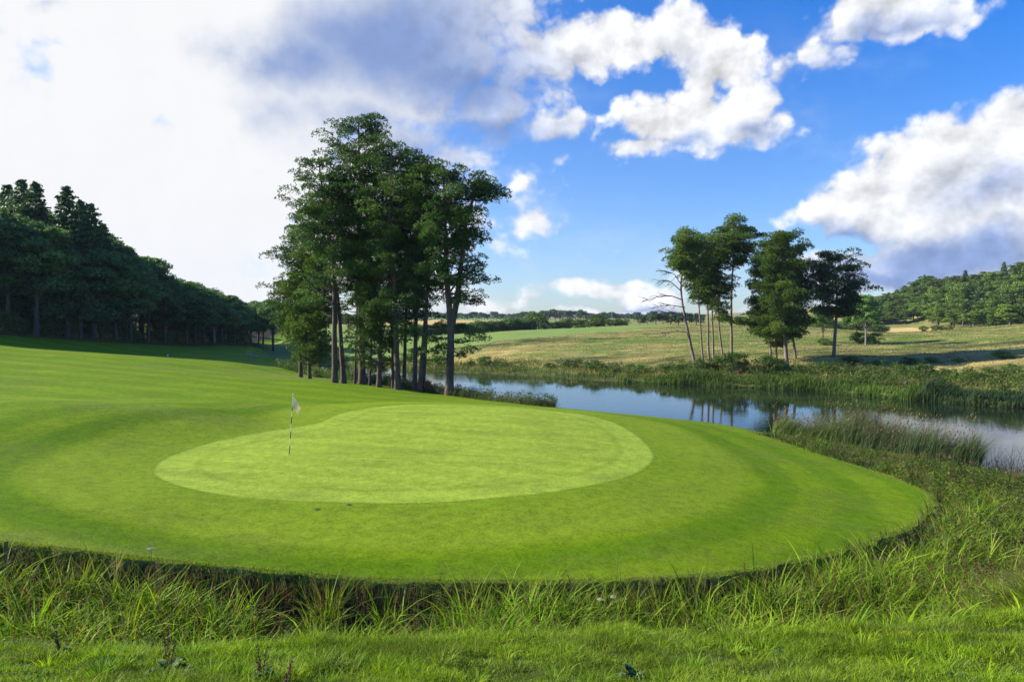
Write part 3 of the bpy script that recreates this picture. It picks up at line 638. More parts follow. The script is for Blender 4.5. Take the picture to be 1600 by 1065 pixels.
# ------------------------------------------------------------------ pines across the lake
def dead_limbs(r, D, specs, seed):
    rng = np.random.default_rng(seed); parts = []
    for (pts, r0) in specs:
        pp = np.array(pts, float); parts.append(tube(interp_path(pp, np.linspace(0, 1, 8)), np.linspace(r0, .018, 8), 5))
        for _ in range(11):
            t0 = rng.uniform(.3, 1); q = interp_path(pp, t0); ln = rng.uniform(.6, 2.0)*(1.15-t0*.5); a = rng.uniform(-.9, .6); s = rng.choice([-1, 1])
            e = q+np.array([-abs(math.cos(a))*ln, rng.uniform(-.5, .5)*ln, math.sin(a)*ln*.7]); mdl = (q+e)/2+rng.normal(0, .1, 3); parts.append(tube([q, mdl, e], [.045, .03, .012], 4))
            for _ in range(2):
                q2 = interp_path([q, mdl, e], rng.uniform(.4, .9)); e2 = q2+np.array([-rng.uniform(.2, .7), rng.uniform(-.3, .3), rng.uniform(-.35, .35)]); parts.append(tube([q2, e2], [.025, .01], 3))
    V, Q = join(parts); tag(mesh_np('dead_branches', V, [Q], M_BARKG, r, smooth=True), 'bare grey dead branches reaching left')
K2 = dict(bark=M_BARK2, mat=M_PINER, tl=.24, dens=.68, padr=.86, flat=.56)
RIGHT = [
 (1086.5,96,18.8,[(0,0,0),(.2,-.7,0),(.37,-1.3,0),(.58,-2.0,0),(.8,-1.6,0),(1,-.3,0)],[(.72,1.5),(.82,2.5),(.93,2.2),(1,1.0)],dict(limbs=30,r0=.30),'leaning pine with long bare dead branches on its left, leftmost across the lake'),
 (1099.7,96.5,17.3,[(0,0,0),(.4,-.35,0),(.7,-.5,0),(1,-.6,0)],[(.50,1.2),(.7,2.2),(.88,2.2),(1,1.0)],dict(limbs=34,r0=.21),'second trunk from the left across the lake, slim and nearly straight'),
 (1108.7,101,18.6,[(0,0,0),(.5,-.5,0),(1,-.6,0)],[(.50,1.4),(.7,2.3),(.9,2.4),(1,1.0)],dict(limbs=40,r0=.26),'third trunk from the left across the lake, brown and paired with a darker one'),
 (1114.8,102,17.0,[(0,0,0),(.5,-.1,0),(1,.2,0)],[(.50,1.2),(.75,2.0),(1,.9)],dict(limbs=30,r0=.24),'darker trunk close against the brown third one across the lake'),
 (1130.7,100,15.8,[(0,0,0),(.25,-.5,0),(.45,-.95,0),(.7,-.8,0),(1,-.9,0)],[(.42,1.3),(.6,1.9),(.85,1.9),(1,.8)],dict(limbs=34,r0=.22,mat=M_PINEY),'pine with a curved trunk bending left beside the tallest pine across the lake'),
 (1143,98,20.6,[(0,0,0),(.5,0,0),(.87,.5,0),(1,-.1,0)],[(.66,1.2),(.75,2.2),(.84,3.2),(.93,2.7),(1,1.1)],dict(limbs=38,r0=.30,dead=5,low=[(.30,2.2,.1),(.33,1.8,3.4)]),'tallest pine across the lake with a straight bare trunk and rounded top'),
 (1205,101,16.8,[(0,0,0),(.5,-.4,0),(1,-.9,0)],[(.22,1.6),(.4,2.6),(.6,2.7),(.85,2.2),(1,.9)],dict(limbs=60,r0=.22),'pine with layered bright boughs on the left of the dense clump across the lake'),
 (1214,97,11.5,[(0,0,0),(.5,-.2,0),(1,-.3,0)],[(.2,1.6),(.4,2.8),(.7,2.2),(1,.8)],dict(limbs=44,r0=.17,mat=M_PINEY),'small low pine at the front of the dense clump across the lake'),
 (1230,92.5,17.6,[(0,0,0),(.3,-.5,0),(.65,-1.2,0),(1,-1.0,0)],[(.24,2.0),(.36,3.6),(.5,3.2),(.7,3.0),(.88,2.4),(1,1.0)],dict(limbs=72,r0=.36),'thick leaning pine in the middle of the dense clump across the lake'),
 (1243,100,17.6,[(0,0,0),(.4,-.5,0),(.7,-.6,0),(1,-1.0,0)],[(.28,1.5),(.45,2.2),(.7,2.5),(.9,2.2),(1,.9)],dict(limbs=56,r0=.24,mat=M_PINE2),'pine on the right side of the dense clump across the lake'),
 (1303,100,14.4,[(0,0,0),(.4,.3,0),(.7,.5,0),(1,-.4,0)],[(.42,2.0),(.55,3.2),(.72,3.8),(.88,3.0),(1,1.2)],dict(limbs=52,r0=.34,mat=M_PINE2),'lone pine with a broad domed crown right of the other pines across the lake'),
]
for i, (px, D, H, lean, prof, kw, lab) in enumerate(RIGHT):
    x, y, z = at(px, D)
    r = put_tree('pine_tree', pine(300+i, H, lean, prof, **{**K2, **kw}), (x, y, z), label=lab, cat='tree', group='pines across the lake')
    if i == 0:
        dead_limbs(r, D, [([(-.9,0,5.2),(-2.5,.2,5.4),(-4.6,.1,5.0),(-7.2,-.2,5.1)],.09),([(-1.2,0,7.4),(-3.0,.2,7.9),(-5.2,0,8.0)],.07),([(-1.7,0,9.6),(-3.4,-.2,10.2),(-5.4,-.2,10.0),(-6.6,0,9.6)],.08),([(-1.9,0,10.8),(-3.4,.3,12.2),(-5.2,.2,12.3)],.08),
            ([(-2,0,11.8),(-2.9,0,13.2),(-4.3,.2,13.6)],.07),([(-1.8,0,12.8),(-2.4,0,14.4),(-3.4,0,14.8)],.06),([(-1.4,0,8.6),(-3.6,-.4,8.9),(-5.8,-.5,8.6)],.07)], 5)
        x_, y_, z_ = x, y, z
# ------------------------------------------------------------------ the wood on the left
rng = np.random.default_rng(7)
def sky_h(px, D, tab):
    return ZC+(HY-np.interp(px, [t[0] for t in tab], [t[1] for t in tab]))*D/F
LSKY = [(-600,250),(-200,270),(0,298),(50,312),(90,322),(110,330),(160,362),(180,378),(220,392),(238,426),(270,430),(300,440),(340,455),(370,463),(400,470),(430,465),(460,470),(520,480)]
protos = [put_tree('broadleaf_tree', broad(40+k, 14, 3.9, 2.0+.5*k, nl=84, lr=1.15, n=150, size=.40, r0=.24, mat=M_BROAD, bark=(M_BARKG if k == 1 else M_BARKD)), (0, 0, 0)) for k in range(4)]
used = set()
def place(plist, us, k, loc, rz, sc, **kw):
    if k in us: return dup(plist[k], loc, rz, sc, **kw)
    us.add(k); o = plist[k]; o.location = loc; o.rotation_euler = (0, 0, rz); o.scale = sc if hasattr(sc, '__len__') else (sc,)*3; return tag(o, **kw)
line = smooth_poly([(-92,86.5),(-78,88),(-65,91),(-60,98),(-58,107),(-57.5,118),(-58,132),(-59,150),(-62,168),(-66,185)], 1, False)
seg = np.linalg.norm(np.diff(line, axis=0), axis=1); cum = np.concatenate([[0], np.cumsum(seg)])
for row, (off, sp) in enumerate([(0, 4.0), (5.5, 5.0), (12, 6.0), (20, 8.0), (30, 9.0)]):
    s = rng.uniform(0, 2)
    while s < cum[-1]:
        x = np.interp(s, cum, line[:, 0])-off*.85+rng.normal(0, .6); y = np.interp(s, cum, line[:, 1])+off*.5+rng.normal(0, .6)
        z = gz1(x, y); px = 800+F*x/y; top = sky_h(px, y, LSKY)
        H = top-z-abs(rng.normal(0, 1.3))+.5-(0 if row else rng.uniform(0, 4)); H = min(max(H, 8), 24)
        s += sp*rng.uniform(.8, 1.25)
        if row > 1 and px > 330: continue
        k = int(rng.integers(4)); w = rng.uniform(.9, 1.35)*min(1.2, .65+H/30)
        lab = ('dark leafy tree with visible trunk in the front row of the left wood' if row == 0 else 'dark leafy tree deeper in the left wood, its lower half hidden')
        place(protos, used, k, (x, y, z-.1), rng.uniform(0, 6.28), (w, w, H/14), label=lab, cat='tree', group='front row trees of the left wood' if row == 0 else 'inner trees of the left wood')
conifers = [put_tree('conifer_tree', spruce(60+k, 20, 5.6, 3, n=12000, size=.5, droop=-.12 if k else .05), (0, 0, 0)) for k in range(2)]
uc = set()
for (px, D, yt, k, lab) in [(12,104,288,0,'dark conifer peeping over the wood at the left edge of the photo'),(34,102,281,1,'pointed conifer, left of the two close tops at the upper left'),(56,100,284,0,'pointed conifer, right of the two close tops at the upper left'),
        (104,99,291,1,'tall dark conifer with a sharp tip standing clear above the left wood'),(126,98,312,0,'dark conifer just right of the sharp tipped one'),(142,101,318,1,'ragged conifer whose spiky boughs slope down to the right'),(160,103,348,0,'lowest of the conifers on the skyline, at the right of their row')]:
    x, y, z = at(px, D); H = ZC+(HY-yt)*D/F-z
    place(conifers, uc, k, (x, y, z-.1), rng.uniform(0, 6), (H/22, H/22, H/20), label=lab, cat='tree', group='conifers above the left wood')
# trees at the end of the fairway
for (px, D, yt, w, lab) in [(386,178,470,.9,'round dark tree at the far end of the shaded fairway, left of the sunlit strip'),(427,166,463,1.15,'round leafy tree on a short trunk beyond the sunlit strip of fairway'),(404,205,466,1.0,None),(450,195,474,1.0,None),(360,215,462,1.1,None),(480,212,478,1.0,None),(510,225,482,1.1,None),(330,230,458,1.2,None),(545,235,488,1.0,None)]:
    x, y, z = at(px, D); H = ZC+(HY-yt)*D/F-z
    dup(protos[int(rng.integers(4))], (x, y, z-.1), rng.uniform(0, 6), (w, w, H/14), label=lab or 'distant dark tree closing the valley behind the left end of the grove', cat='tree', group='trees at the end of the fairway')
# one tree whose shadow streaks over the fairway stands just outside the frame
dup(protos[0], (-76, 72.5, gz1(-76, 72.5)-.1), 1.0, (.7, .7, .75), label='small leafy tree just outside the left edge that shades the fairway', cat='tree', group='front row trees of the left wood')
# shrubs along the foot of the wood
shr = []
for k in range(3):
    r_ = np.random.default_rng(80+k); V, Q, TT, cs = crown_lobes(r_, (0, 0, .78), (1.15, 1.0, .80), 30, .50, 95, .15, shell=.95, full=True)
    parts = [tube([(0, 0, -.1), c*np.array([.5, .5, .6]), c], [.05, .03, .01], 4) for c in cs[:8]]
    shr.append(put_tree('shrub', dict(trunk=join(parts), crown=(V, Q, TT), mats=(M_BARKD, M_BUSH)), (0, 0, 0), cat='shrub'))
for o in shr: o.children[0].name = 'stems'
us = set()
def shrub(x, y, w, h, lab, grp):
    k = int(rng.integers(3)); return place(shr, us, k, (x, y, gz1(x, y)-.05), rng.uniform(0, 6), (w, w, h), label=lab, cat='shrub', group=grp)
for s in np.arange(1, cum[-1]-4, 3.6):
    x = np.interp(s, cum, line[:, 0])+rng.uniform(-5, -.8); y = np.interp(s, cum, line[:, 1])-rng.uniform(-.5, .5)
    shrub(x, y, rng.uniform(1.2, 2.2), rng.uniform(1.1, 2.2), 'shaded low shrub at the foot of the left wood', 'shrubs at the foot of the left wood')
for s in np.arange(0, cum[-1], 4.6):
    x = np.interp(s, cum, line[:, 0])-15*.85+rng.uniform(-2, 2); y = np.interp(s, cum, line[:, 1])+15*.5+rng.uniform(-2, 2)
    shrub(x, y, rng.uniform(2.2, 2.9), rng.uniform(2.4, 3.4), 'tall dark undergrowth deep between the trunks of the left wood', 'undergrowth in the left wood')
# ------------------------------------------------------------------ shrubs on the far shore
for (px, D, w, h, lab) in [(1145,92.5,1.7,1.55,'round green shrub at the waterline below the tallest pine across the lake'),(1122,94,1.2,1.2,'smaller shrub left of the round one below the tallest pine'),(1196,91,1.7,1.3,'wide shrub at the waterline below the dense pine clump'),(1215,90,1.3,1.2,'shrub at the right of the wide one below the dense pine clump'),
        (1092,94.5,1.1,1.1,'low shrub at the foot of the leaning pine'),(1062,96.5,1.3,.9,None),(1040,98,1.1,1.0,None),(1000,100,1.2,.9,None),(962,103,1.3,1.0,None),(930,107,1.6,1.1,None),(890,112,1.5,1.0,None),(860,112,1.2,.8,None),(790,117,1.3,.9,None),(757,119,1.2,1.2,None),(735,121,1.5,1.2,None),
        (905,116,1.2,.8,None),(985,106,1.0,.8,None),(1255,88,1.2,.9,None),(1290,87,1.3,1.1,None),(1320,85,1.2,1.0,None),(1352,82,1.1,1.1,None),(1378,80,1.0,1.0,None),(1410,82,1.2,.9,None),(1440,80,1.2,.9,None),(1475,79,1.2,1.0,None),(1510,77,1.1,.9,None),(1545,78,1.3,.9,None),(1580,76,1.2,1.0,None),(1330,92,1.4,.8,None),(1370,90,1.3,.8,None),(1420,90,1.2,.7,None),(1455,92,1.3,.7,None),(1500,88,1.2,.7,None),(1570,88,1.4,.8,None),
        (690,126,1.5,1.3,None),(660,130,1.6,1.3,None),(625,133,1.5,1.2,None),(595,138,1.8,1.6,None),(560,140,1.6,1.4,None),(530,142,2,1.8,None),(500,144,1.8,1.6,None),(470,148,1.8,1.6,None),(640,140,2,1.8,None),(575,150,2.2,2.2,None),(520,152,2.4,2.4,None)]:
    x = (px-800)/F*D; lab2 = lab or ('shrub on the bank beyond the narrow end of the lake, behind the grove' if px < 700 else 'rounded shrub among the reeds on the middle of the far shore' if px < 1100 else 'low shrub on the weedy far bank at the right')
    q_ = 1 if lab else rng.uniform(.45, .95); shrub(x, D, w*q_, h*q_, lab2, 'shrubs on the far shore')
# ------------------------------------------------------------------ hedges on the ridge
def hedge(px0, px1, D0, D1, yt0, yt1, n, lab, grp, jit=1.5):
    for i in range(n):
        t = (i+rng.uniform(.2, .8))/n; px = px0+(px1-px0)*t; D = D0+(D1-D0)*t+rng.normal(0, 1); x = (px-800)/F*D; z = gz1(x, D)
        H = ZC+(HY-(yt0+(yt1-yt0)*t))*D/F-z+rng.uniform(-jit, jit*.4)*.6; H = max(H, 1.8)
        shrub(x, D, H*rng.uniform(.55, .8), H/1.7, lab, grp)
hedge(640, 830, 205, 222, 509, 495, 26, 'bush in the long green hedge behind the smooth field', 'bushes of the long hedge')
hedge(832, 846, 224, 225, 488, 488, 1, 'tallest round bush at the right end of the long hedge', 'bushes of the long hedge', .1)
hedge(850, 985, 226, 215, 498, 498, 14, 'bush in the gappy hedge on the ridge line', 'bushes on the ridge')
hedge(926, 946, 222, 222, 489, 489, 1, 'tall bush standing out of the gappy hedge on the ridge', 'bushes on the ridge', .1)
hedge(1150, 1270, 214, 214, 497, 497, 11, 'dark bush on the ridge seen between the pines across the lake', 'bushes behind the pines')
hedge(1262, 1384, 212, 206, 500, 506, 15, 'dark bush in the low hedge left of the stubble field', 'bushes by the stubble field', .6)
hedge(1440, 1490, 214, 205, 510, 506, 4, 'low dark bush at the right end of the stubble field', 'bushes by the right forest', .6)
# ------------------------------------------------------------------ far trees
ft = [put_tree('distant_tree', broad(200+k, 10, 4.6, .8, nl=26, lr=1.9, n=46, size=.9, mat=M_FARTREE, r0=.25), (0, 0, 0), cat='tree') for k in range(3)]
uf = set()
FSKY = [(560,487),(715,486),(760,486),(800,487),(840,484),(880,481),(930,487),(975,487),(1000,487),(1050,487),(1200,491),(1300,489),(1400,486)]
pxs = list(np.arange(640, 998, 6.5))+list(np.arange(999, 1100, 9))+list(np.arange(1160, 1345, 13))
for px in pxs:
    D = 600+rng.uniform(-25, 45); px = px+rng.uniform(-2, 2); x = (px-800)/F*D; z = gz1(x, D); H = ZC+(HY-np.interp(px, [t[0] for t in FSKY], [t[1] for t in FSKY]))*D/F-z+rng.uniform(-2, 1.2)
    H = max(H, 5); place(ft, uf, int(rng.integers(3)), (x, D, z-.2), rng.uniform(0, 6), (H/10, H/10, H/10), label='small hazy tree in the row on the horizon' if px < 1100 else 'small hazy horizon tree glimpsed right of the tallest far pine', cat='tree', group='trees on the horizon')
for (px, D, yt, w) in [(1000,262,492,.8),(1012,264,488,.9),(1025,258,485,1.0),(1036,266,487,.9),(1048,262,484,1.1),(1060,260,488,1.0),(1072,255,486,1.0),(1088,262,488,1.0),(1158,262,492,.9),(1180,250,494,.8),(1258,240,497,.8)]:
    x, y, z = at(px, D); H = ZC+(HY-yt)*D/F-z
    place(ft, uf, int(rng.integers(3)), (x, y, z-.1), rng.uniform(0, 6), (w*H/9, w*H/9, H/10), label='mid distance tree on the ridge behind the pines across the lake', cat='tree', group='trees on the ridge')
# dark tree behind the lone pine
for (px, D, w, h) in [(1290,122,1.5,1.3),(1345,126,2.0,2.2),(1366,128,1.8,2.0)]:
    shrub((px-800)/F*D, D, w*.8, h*.6, 'dark bush on the grassy rise behind the lone domed pine', 'bushes behind the lone pine')
for (px, D, yt, w) in [(1353,121,455,.62),(1338,128,462,.6),(1286,126,474,.5)]:
    x, y, z = at(px, D); H = ZC+(HY-yt)*D/F-z
    dup(protos[int(rng.integers(4))], (x, y, z-.1), rng.uniform(0, 6), (w, w, H/14), label='dark tree standing behind the lone domed pine', cat='tree', group='dark trees behind the lone pine')
# ------------------------------------------------------------------ forest on the right hill
hf = [put_tree('forest_tree', broad(220+k, 12, 3.6, -.4, nl=64, lr=1.2, n=80, size=.55, mat=M_FOREST, r0=.25), (0, 0, 0), cat='tree') for k in range(2)]
hf += [put_tree('forest_tree', spruce(230+k, 13, 3.6, -.2, n=6500, size=.6, mat=(M_FOREST if k else M_SPRUCE), droop=.35), (0, 0, 0), cat='tree') for k in range(2)]
uh = set()
RSKY = [(1340,470),(1362,462),(1384,459),(1400,450),(1416,440),(1432,426),(1450,422),(1466,424),(1476,430),(1488,422),(1500,424),(1514,414),(1524,421),(1545,419),(1570,412),(1600,404),(1650,398),(1800,380)]
rows = 7
for row in range(rows):
    px = 1345.
    while px < 1720:
        u = row/(rows-1)
        D0 = np.interp(px, [1340,1390,1448,1456,1500,1600,1720], [292,292,284,236,212,192,176]); D1 = np.interp(px, [1340,1400,1450,1600,1720], [345,345,335,290,270])
        D = D0+(D1-D0)*u+rng.normal(0, 2); x = (px-800)/F*D; z = gz1(x, D)
        fy = np.interp(px, [1340,1440,1500,1600], [488,482,474,470]); sy = np.interp(px, [t[0] for t in RSKY], [t[1] for t in RSKY]); yt = fy+(sy-fy)*u**.8+rng.uniform(-2, 7)*(1 if u > .9 else 1.4)
        H = ZC+(HY-yt)*D/F-z; H = min(max(H, 6), 22); k = int(rng.choice([0, 1, 2, 3], p=[.43, .41, .06, .10])); w = (.72+H/30)*rng.uniform(.85, 1.2)
        place(hf, uh, k, (x, D, z-.1), rng.uniform(0, 6), (w, w, H/12.5), label=('tree along the lower front edge of the forest on the right hill' if row < 2 else 'tree on the slope in the thick of the forest on the right hill' if row < 6 else 'tree on the skyline of the forest on the right hill'), cat='tree', group='front trees of the right forest' if row < 2 else 'inner trees of the right forest' if row < 6 else 'skyline trees of the right forest')
        px += (4.3 if row < 6 else 4.6)*F/D*rng.uniform(.75, 1.25)

allo = list(bpy.data.objects)
order_labels([o for o in allo if o.get('label', '').startswith('dark bush on the grassy rise')], 'dark bush on the rise behind the lone domed pine, %s from the left')
order_labels([o for o in allo if o.get('label', '').startswith('dark leafy tree with visible trunk in the front')], '%s trunk from the left in the front row of the shaded left wood')
order_labels([o for o in allo if o.get('label', '').startswith('low shrub on the weedy')], 'low shrub on the weedy far bank at the right, %s from the left')
order_labels([o for o in allo if o.get('label', '').startswith('rounded shrub among')], 'rounded shrub among the far shore reeds left of the leaning pine, %s from the left')
order_labels([o for o in allo if o.get('label', '').startswith('shrub on the bank beyond')], 'shrub beyond the narrow end of the lake behind the grove, %s from the left')
order_labels([o for o in allo if o.get('label', '').startswith('bush in the long green hedge')], 'bush in the long green hedge behind the smooth field, %s from the left')
order_labels([o for o in allo if o.get('label', '').startswith('bush in the gappy')], 'bush in the gappy hedge on the ridge line, %s from the left')
order_labels([o for o in allo if o.get('label', '').startswith('dark tree standing behind')], 'dark tree standing behind the lone domed pine, %s from the left')
order_labels([o for o in allo if o.get('label', '').startswith('tree on the skyline')], 'skyline tree of the forest on the right hill, %s from the left')
order_labels([o for o in allo if o.get('label', '').startswith('shaded low shrub')], 'shaded low shrub at the foot of the left wood, %s from the left')
order_labels([o for o in allo if o.get('label', '').startswith('mid distance tree')], 'mid distance ridge tree behind the far pines, %s from the left')

# ------------------------------------------------------------------ grasses, reeds and weeds
def blades(rng, P, H, Wd, az, bend, col, seg=4, tipcol=None, facing=None):
    """ribbons rooted at P, H tall, leaning along az by bend*H at the tip"""
    n = len(P); t = np.linspace(0, 1, seg+1)
    d = np.stack([np.cos(az), np.sin(az), 0*az], -1)
    f = rng.uniform(0, 2*PI, n) if facing is None else facing; s = np.stack([np.cos(f), np.sin(f), 0*f], -1)
    hor = (bend*H)[:, None]*t[None]**2.0; ver = H[:, None]*(t[None]*(1-.35*np.minimum(bend, 1.3)[:, None]*t[None]**2))
    C = P[:, None]+hor[..., None]*d[:, None]+ver[..., None]*np.array([0, 0, 1.0])
    w = Wd[:, None]*np.maximum(1-t[None]**2.2, .04)*np.where(t[None] < .2, .75, 1)
    L = C-s[:, None]*w[..., None]*.5; R_ = C+s[:, None]*w[..., None]*.5
    V = np.stack([L, R_], 2).reshape(-1, 3)
    base = np.arange(n)[:, None]*(2*(seg+1)); k = np.arange(seg)[None]*2
    Q = np.stack([base+k, base+k+1, base+k+3, base+k+2], -1).reshape(-1, 4)
    c = np.repeat(col[:, None], seg+1, 1).copy()
    if tipcol is not None: c = c*(1-t[None, :, None]**1.5)+tipcol[:, None]*t[None, :, None]**1.5
    c = np.repeat(c.reshape(-1, 3), 2, 0)
    return V, Q, c
def put_blades(name, parts, label, cat=None, kind='stuff', parent=None):
    Vs, Qs, Cs, off = [], [], [], 0
    for V, Q, c in parts: Vs.append(V); Qs.append(Q+off); Cs.append(c); off += len(V)
    V = np.concatenate(Vs); c = np.concatenate(Cs); c = np.concatenate([c, np.ones((len(c), 1))], 1)
    o = mesh_np(name, V, [np.concatenate(Qs)], M_BLADE, parent, attrs=dict(col=('POINT', 'FLOAT_COLOR', c)))
    if parent is None: tag(o, label, cat, kind=kind)
    return o
def mixc(rng, n, cols, wts=None, j=.18):
    cols = np.array(cols); k = rng.choice(len(cols), n, p=wts); return np.clip(cols[k]*(1+rng.normal(0, j, (n, 1))), .004, 1)
def pts_px(rng, n, px0, px1, D0, D1, pw=1.0):
    u = rng.uniform(0, 1, n); D = (D0**pw+(D1**pw-D0**pw)*u)**(1/pw); px = rng.uniform(px0, px1, n); return (px-800)/F*D, D
def zip3(x, y, dz=0): return np.stack([x, y, gz(x, y)+dz], -1)
G1, G2, G3 = (.145, .250, .005), (.225, .325, .008), (.068, .140, .006)
STR, DRY, BRN = (.28, .24, .10), (.16, .13, .06), (.10, .055, .03)
rng = np.random.default_rng(11)
# foreground lawn
n = 330000
x, y = pts_px(rng, n, -60, 1660, 3.6, 12.5, .9); zt, dp, dl, far, w = terrain(x, y)
keep = (dp < -3.2) & (y < 12.2); x, y, zt, dp = x[keep], y[keep], zt[keep], dp[keep]; n = len(x)
pa = fbm(x*.9, y*1.3, 4, 5); pb = vnoise(x*3.1, y*3.1, 8)
nearditch = sstep(-6.0, -4.2, dp)
H = (.03+.08*sstep(.42, .66, pa)+.07*pb**3)*rng.uniform(.6, 1.5, n)+nearditch*rng.uniform(.03, .16, n)
col = mixc(rng, n, [G1, G2, G3, STR], [.36, .34, .27, .03]); yel = sstep(.42, .62, fbm(x*.5+9, y*.8, 3, 31))[:, None]; col = col*(1-.4*yel)+np.array([.17, .22, .035])*yel*.4; col = col*(.72+.56*sstep(.35, .62, fbm(x*1.1+4, y*1.9, 3, 36)))[:, None]
LF = [blades(rng, np.stack([x, y, zt-.005], -1), H, rng.uniform(.004, .008, n), rng.uniform(0, 2*PI, n), rng.uniform(.2, 1.2, n), col, 3)]
# tufts in the lawn
nt = 1500; tx, ty = pts_px(rng, nt, -60, 1660, 4.2, 10.6, .8); _, dpt, *_r = terrain(tx, ty); ok = (dpt < -4.0) & (rng.uniform(0, 1, nt) < np.where((tx/ty*F+800) < 560, 1, .55)); tx, ty = tx[ok], ty[ok]; nt = len(tx)
k = rng.integers(18, 46, nt); ix = np.repeat(np.arange(nt), k); m_ = len(ix); rr = rng.normal(0, .045, (m_, 2)); th = (rng.uniform(.3, 1, nt)**1.6*.24)[ix]
x, y = tx[ix]+rr[:, 0]*1.5, ty[ix]+rr[:, 1]; a = np.arctan2(rr[:, 1], rr[:, 0])
tc_ = mixc(rng, nt, [G1, G2, (.15, .27, .02), (.17, .22, .05)], None, .1)[ix]*(1+rng.normal(0, .12, (m_, 1)))
LF.append(blades(rng, zip3(x, y, -.01), th*rng.uniform(.6, 1.15, m_), rng.uniform(.006, .011, m_), a, rng.uniform(.3, 1.1, m_), np.clip(tc_, .01, 1), 4))
put_blades('lawn_grass', LF, 'short sunlit grass with coarse tufts along the bottom of the photo', 'grass')
# mown blades standing up from the turf nearest the viewer
n = 300000; x, y = pts_px(rng, n, -40, 1500, 12.6, 25, .6); zt, dp, dl, far, w = terrain(x, y); gd = sdf(green, x, y); keep = (dp > .0) & (gd < -.15); x, y, zt, gd = x[keep], y[keep], zt[keep], gd[keep]; n = len(x)
rg = sstep(-.5, .5, np.sin(-gd/1.15*PI))[:, None]; tc_ = mixc(rng, n, [(.095, .19, .004)], None, .3)*(1-rg)+mixc(rng, n, [(.185, .27, .008)], None, .3)*rg
put_blades('mown_turf', [blades(rng, np.stack([x, y, zt-.004], -1), rng.uniform(.012, .032, n), rng.uniform(.004, .009, n), rng.uniform(0, 6.28, n), rng.uniform(.2, 1.2, n), tc_, 1)], 'closely mown blades of the turf around the front of the green', 'grass')
# ditch: sedge and reed leaves
def ditch_pts(rng, n, d0, d1, px0=-80, px1=1680, y0=8, y1=26):
    x, y = pts_px(rng, n*6, px0, px1, y0, y1, 1.0); dp = terrain(x, y)[1]; ok = (dp < -d0) & (dp > -d1); x, y = x[ok][:n], y[ok][:n]; return x, y
def clumps(rng, cx, cy, kmin, kmax, spread, hmin, hmax, wmin, wmax, cols, wts, bendr=(.2, .9), seg=5, hscale=None, tip=None, windy=.25):
    n = len(cx); k = rng.integers(kmin, kmax, n); ix = np.repeat(np.arange(n), k); m_ = len(ix); rr = rng.normal(0, spread, (m_, 2))
    h = rng.uniform(hmin, hmax, n)
    if hscale is not None: h = h*hscale
    a = np.arctan2(rr[:, 1], rr[:, 0]); a = a+rng.normal(0, .5, m_)
    c = mixc(rng, n, cols, wts, .30)[ix]*(1+rng.normal(0, .2, (m_, 1)))
    tcol = mixc(rng, n, tip, None, .3)[ix] if tip else None
    return blades(rng, zip3(cx[ix]+rr[:, 0], cy[ix]+rr[:, 1], -.02), h[ix]*rng.uniform(.55, 1.1, m_), rng.uniform(wmin, wmax, m_), a, rng.uniform(*bendr, m_), np.clip(c, .004, 1), seg, tcol)
R1, R2, R3, R4 = (.120, .245, .008), (.050, .120, .008), (.225, .325, .014), (.022, .050, .008)
DT = []
cx, cy = ditch_pts(rng, 2600, .55, 4.4); dpc = terrain(cx, cy)[1]; pn = fbm(cx*.62, cy*.7, 3, 44); pxc = 800+F*cx/cy
hs = 1.25+.6*sstep(.3, .7, pn); hs *= np.where(pxc < 480, .85, 1); hs *= 1-.45*sstep(-2.2, -4.2, dpc)
sel = rng.uniform(0, 1, len(cx)) < .05+1.0*sstep(.46, .52, pn)*np.where(pxc < 480, .6, 1)
DT.append(clumps(rng, cx[sel], cy[sel], 11, 22, .11, .45, .85, .022, .046, [R1, R2, R3, (.13, .26, .01)], [.35, .2, .2, .25], hscale=hs[sel], tip=[R3, R1, (.26, .27, .05)], bendr=(.25, 1.15)))
cx, cy = ditch_pts(rng, 1300, .30, 1.8); pn2 = fbm(cx*.7+3, cy*.7, 3, 45); k2 = (pn2 > .47) | (rng.uniform(0, 1, len(cx)) < .06); cx, cy = cx[k2], cy[k2]
DT.append(clumps(rng, cx, cy, 14, 26, .10, .8, 1.3, .018, .038, [R1, R2, R3, R4], [.34, .3, .14, .22], tip=[R3, R1, (.24, .24, .05)], bendr=(.2, .9)))
cx, cy = ditch_pts(rng, 4200, .2, 4.4)      # undergrowth, coloured mostly near black to give the shade between the clumps
DT.append(clumps(rng, cx, cy, 8, 15, .08, .14, .42, .009, .018, [R2, R4, R1, DRY, BRN], [.30, .46, .06, .06, .12], bendr=(.3, 1.3), seg=4))
cx, cy = ditch_pts(rng, 900, 3.8, 5.6)     # pale fine grass along the near lip
DT.append(clumps(rng, cx, cy, 14, 26, .07, .09, .26, .005, .009, [G1, (.2, .24, .05), STR, G2], [.36, .2, .08, .36], bendr=(.4, 1.3), seg=4))
put_blades('ditch_sedges', DT, 'tangled sedges, reeds and weeds filling the ditch in front of the turf', 'sedges')
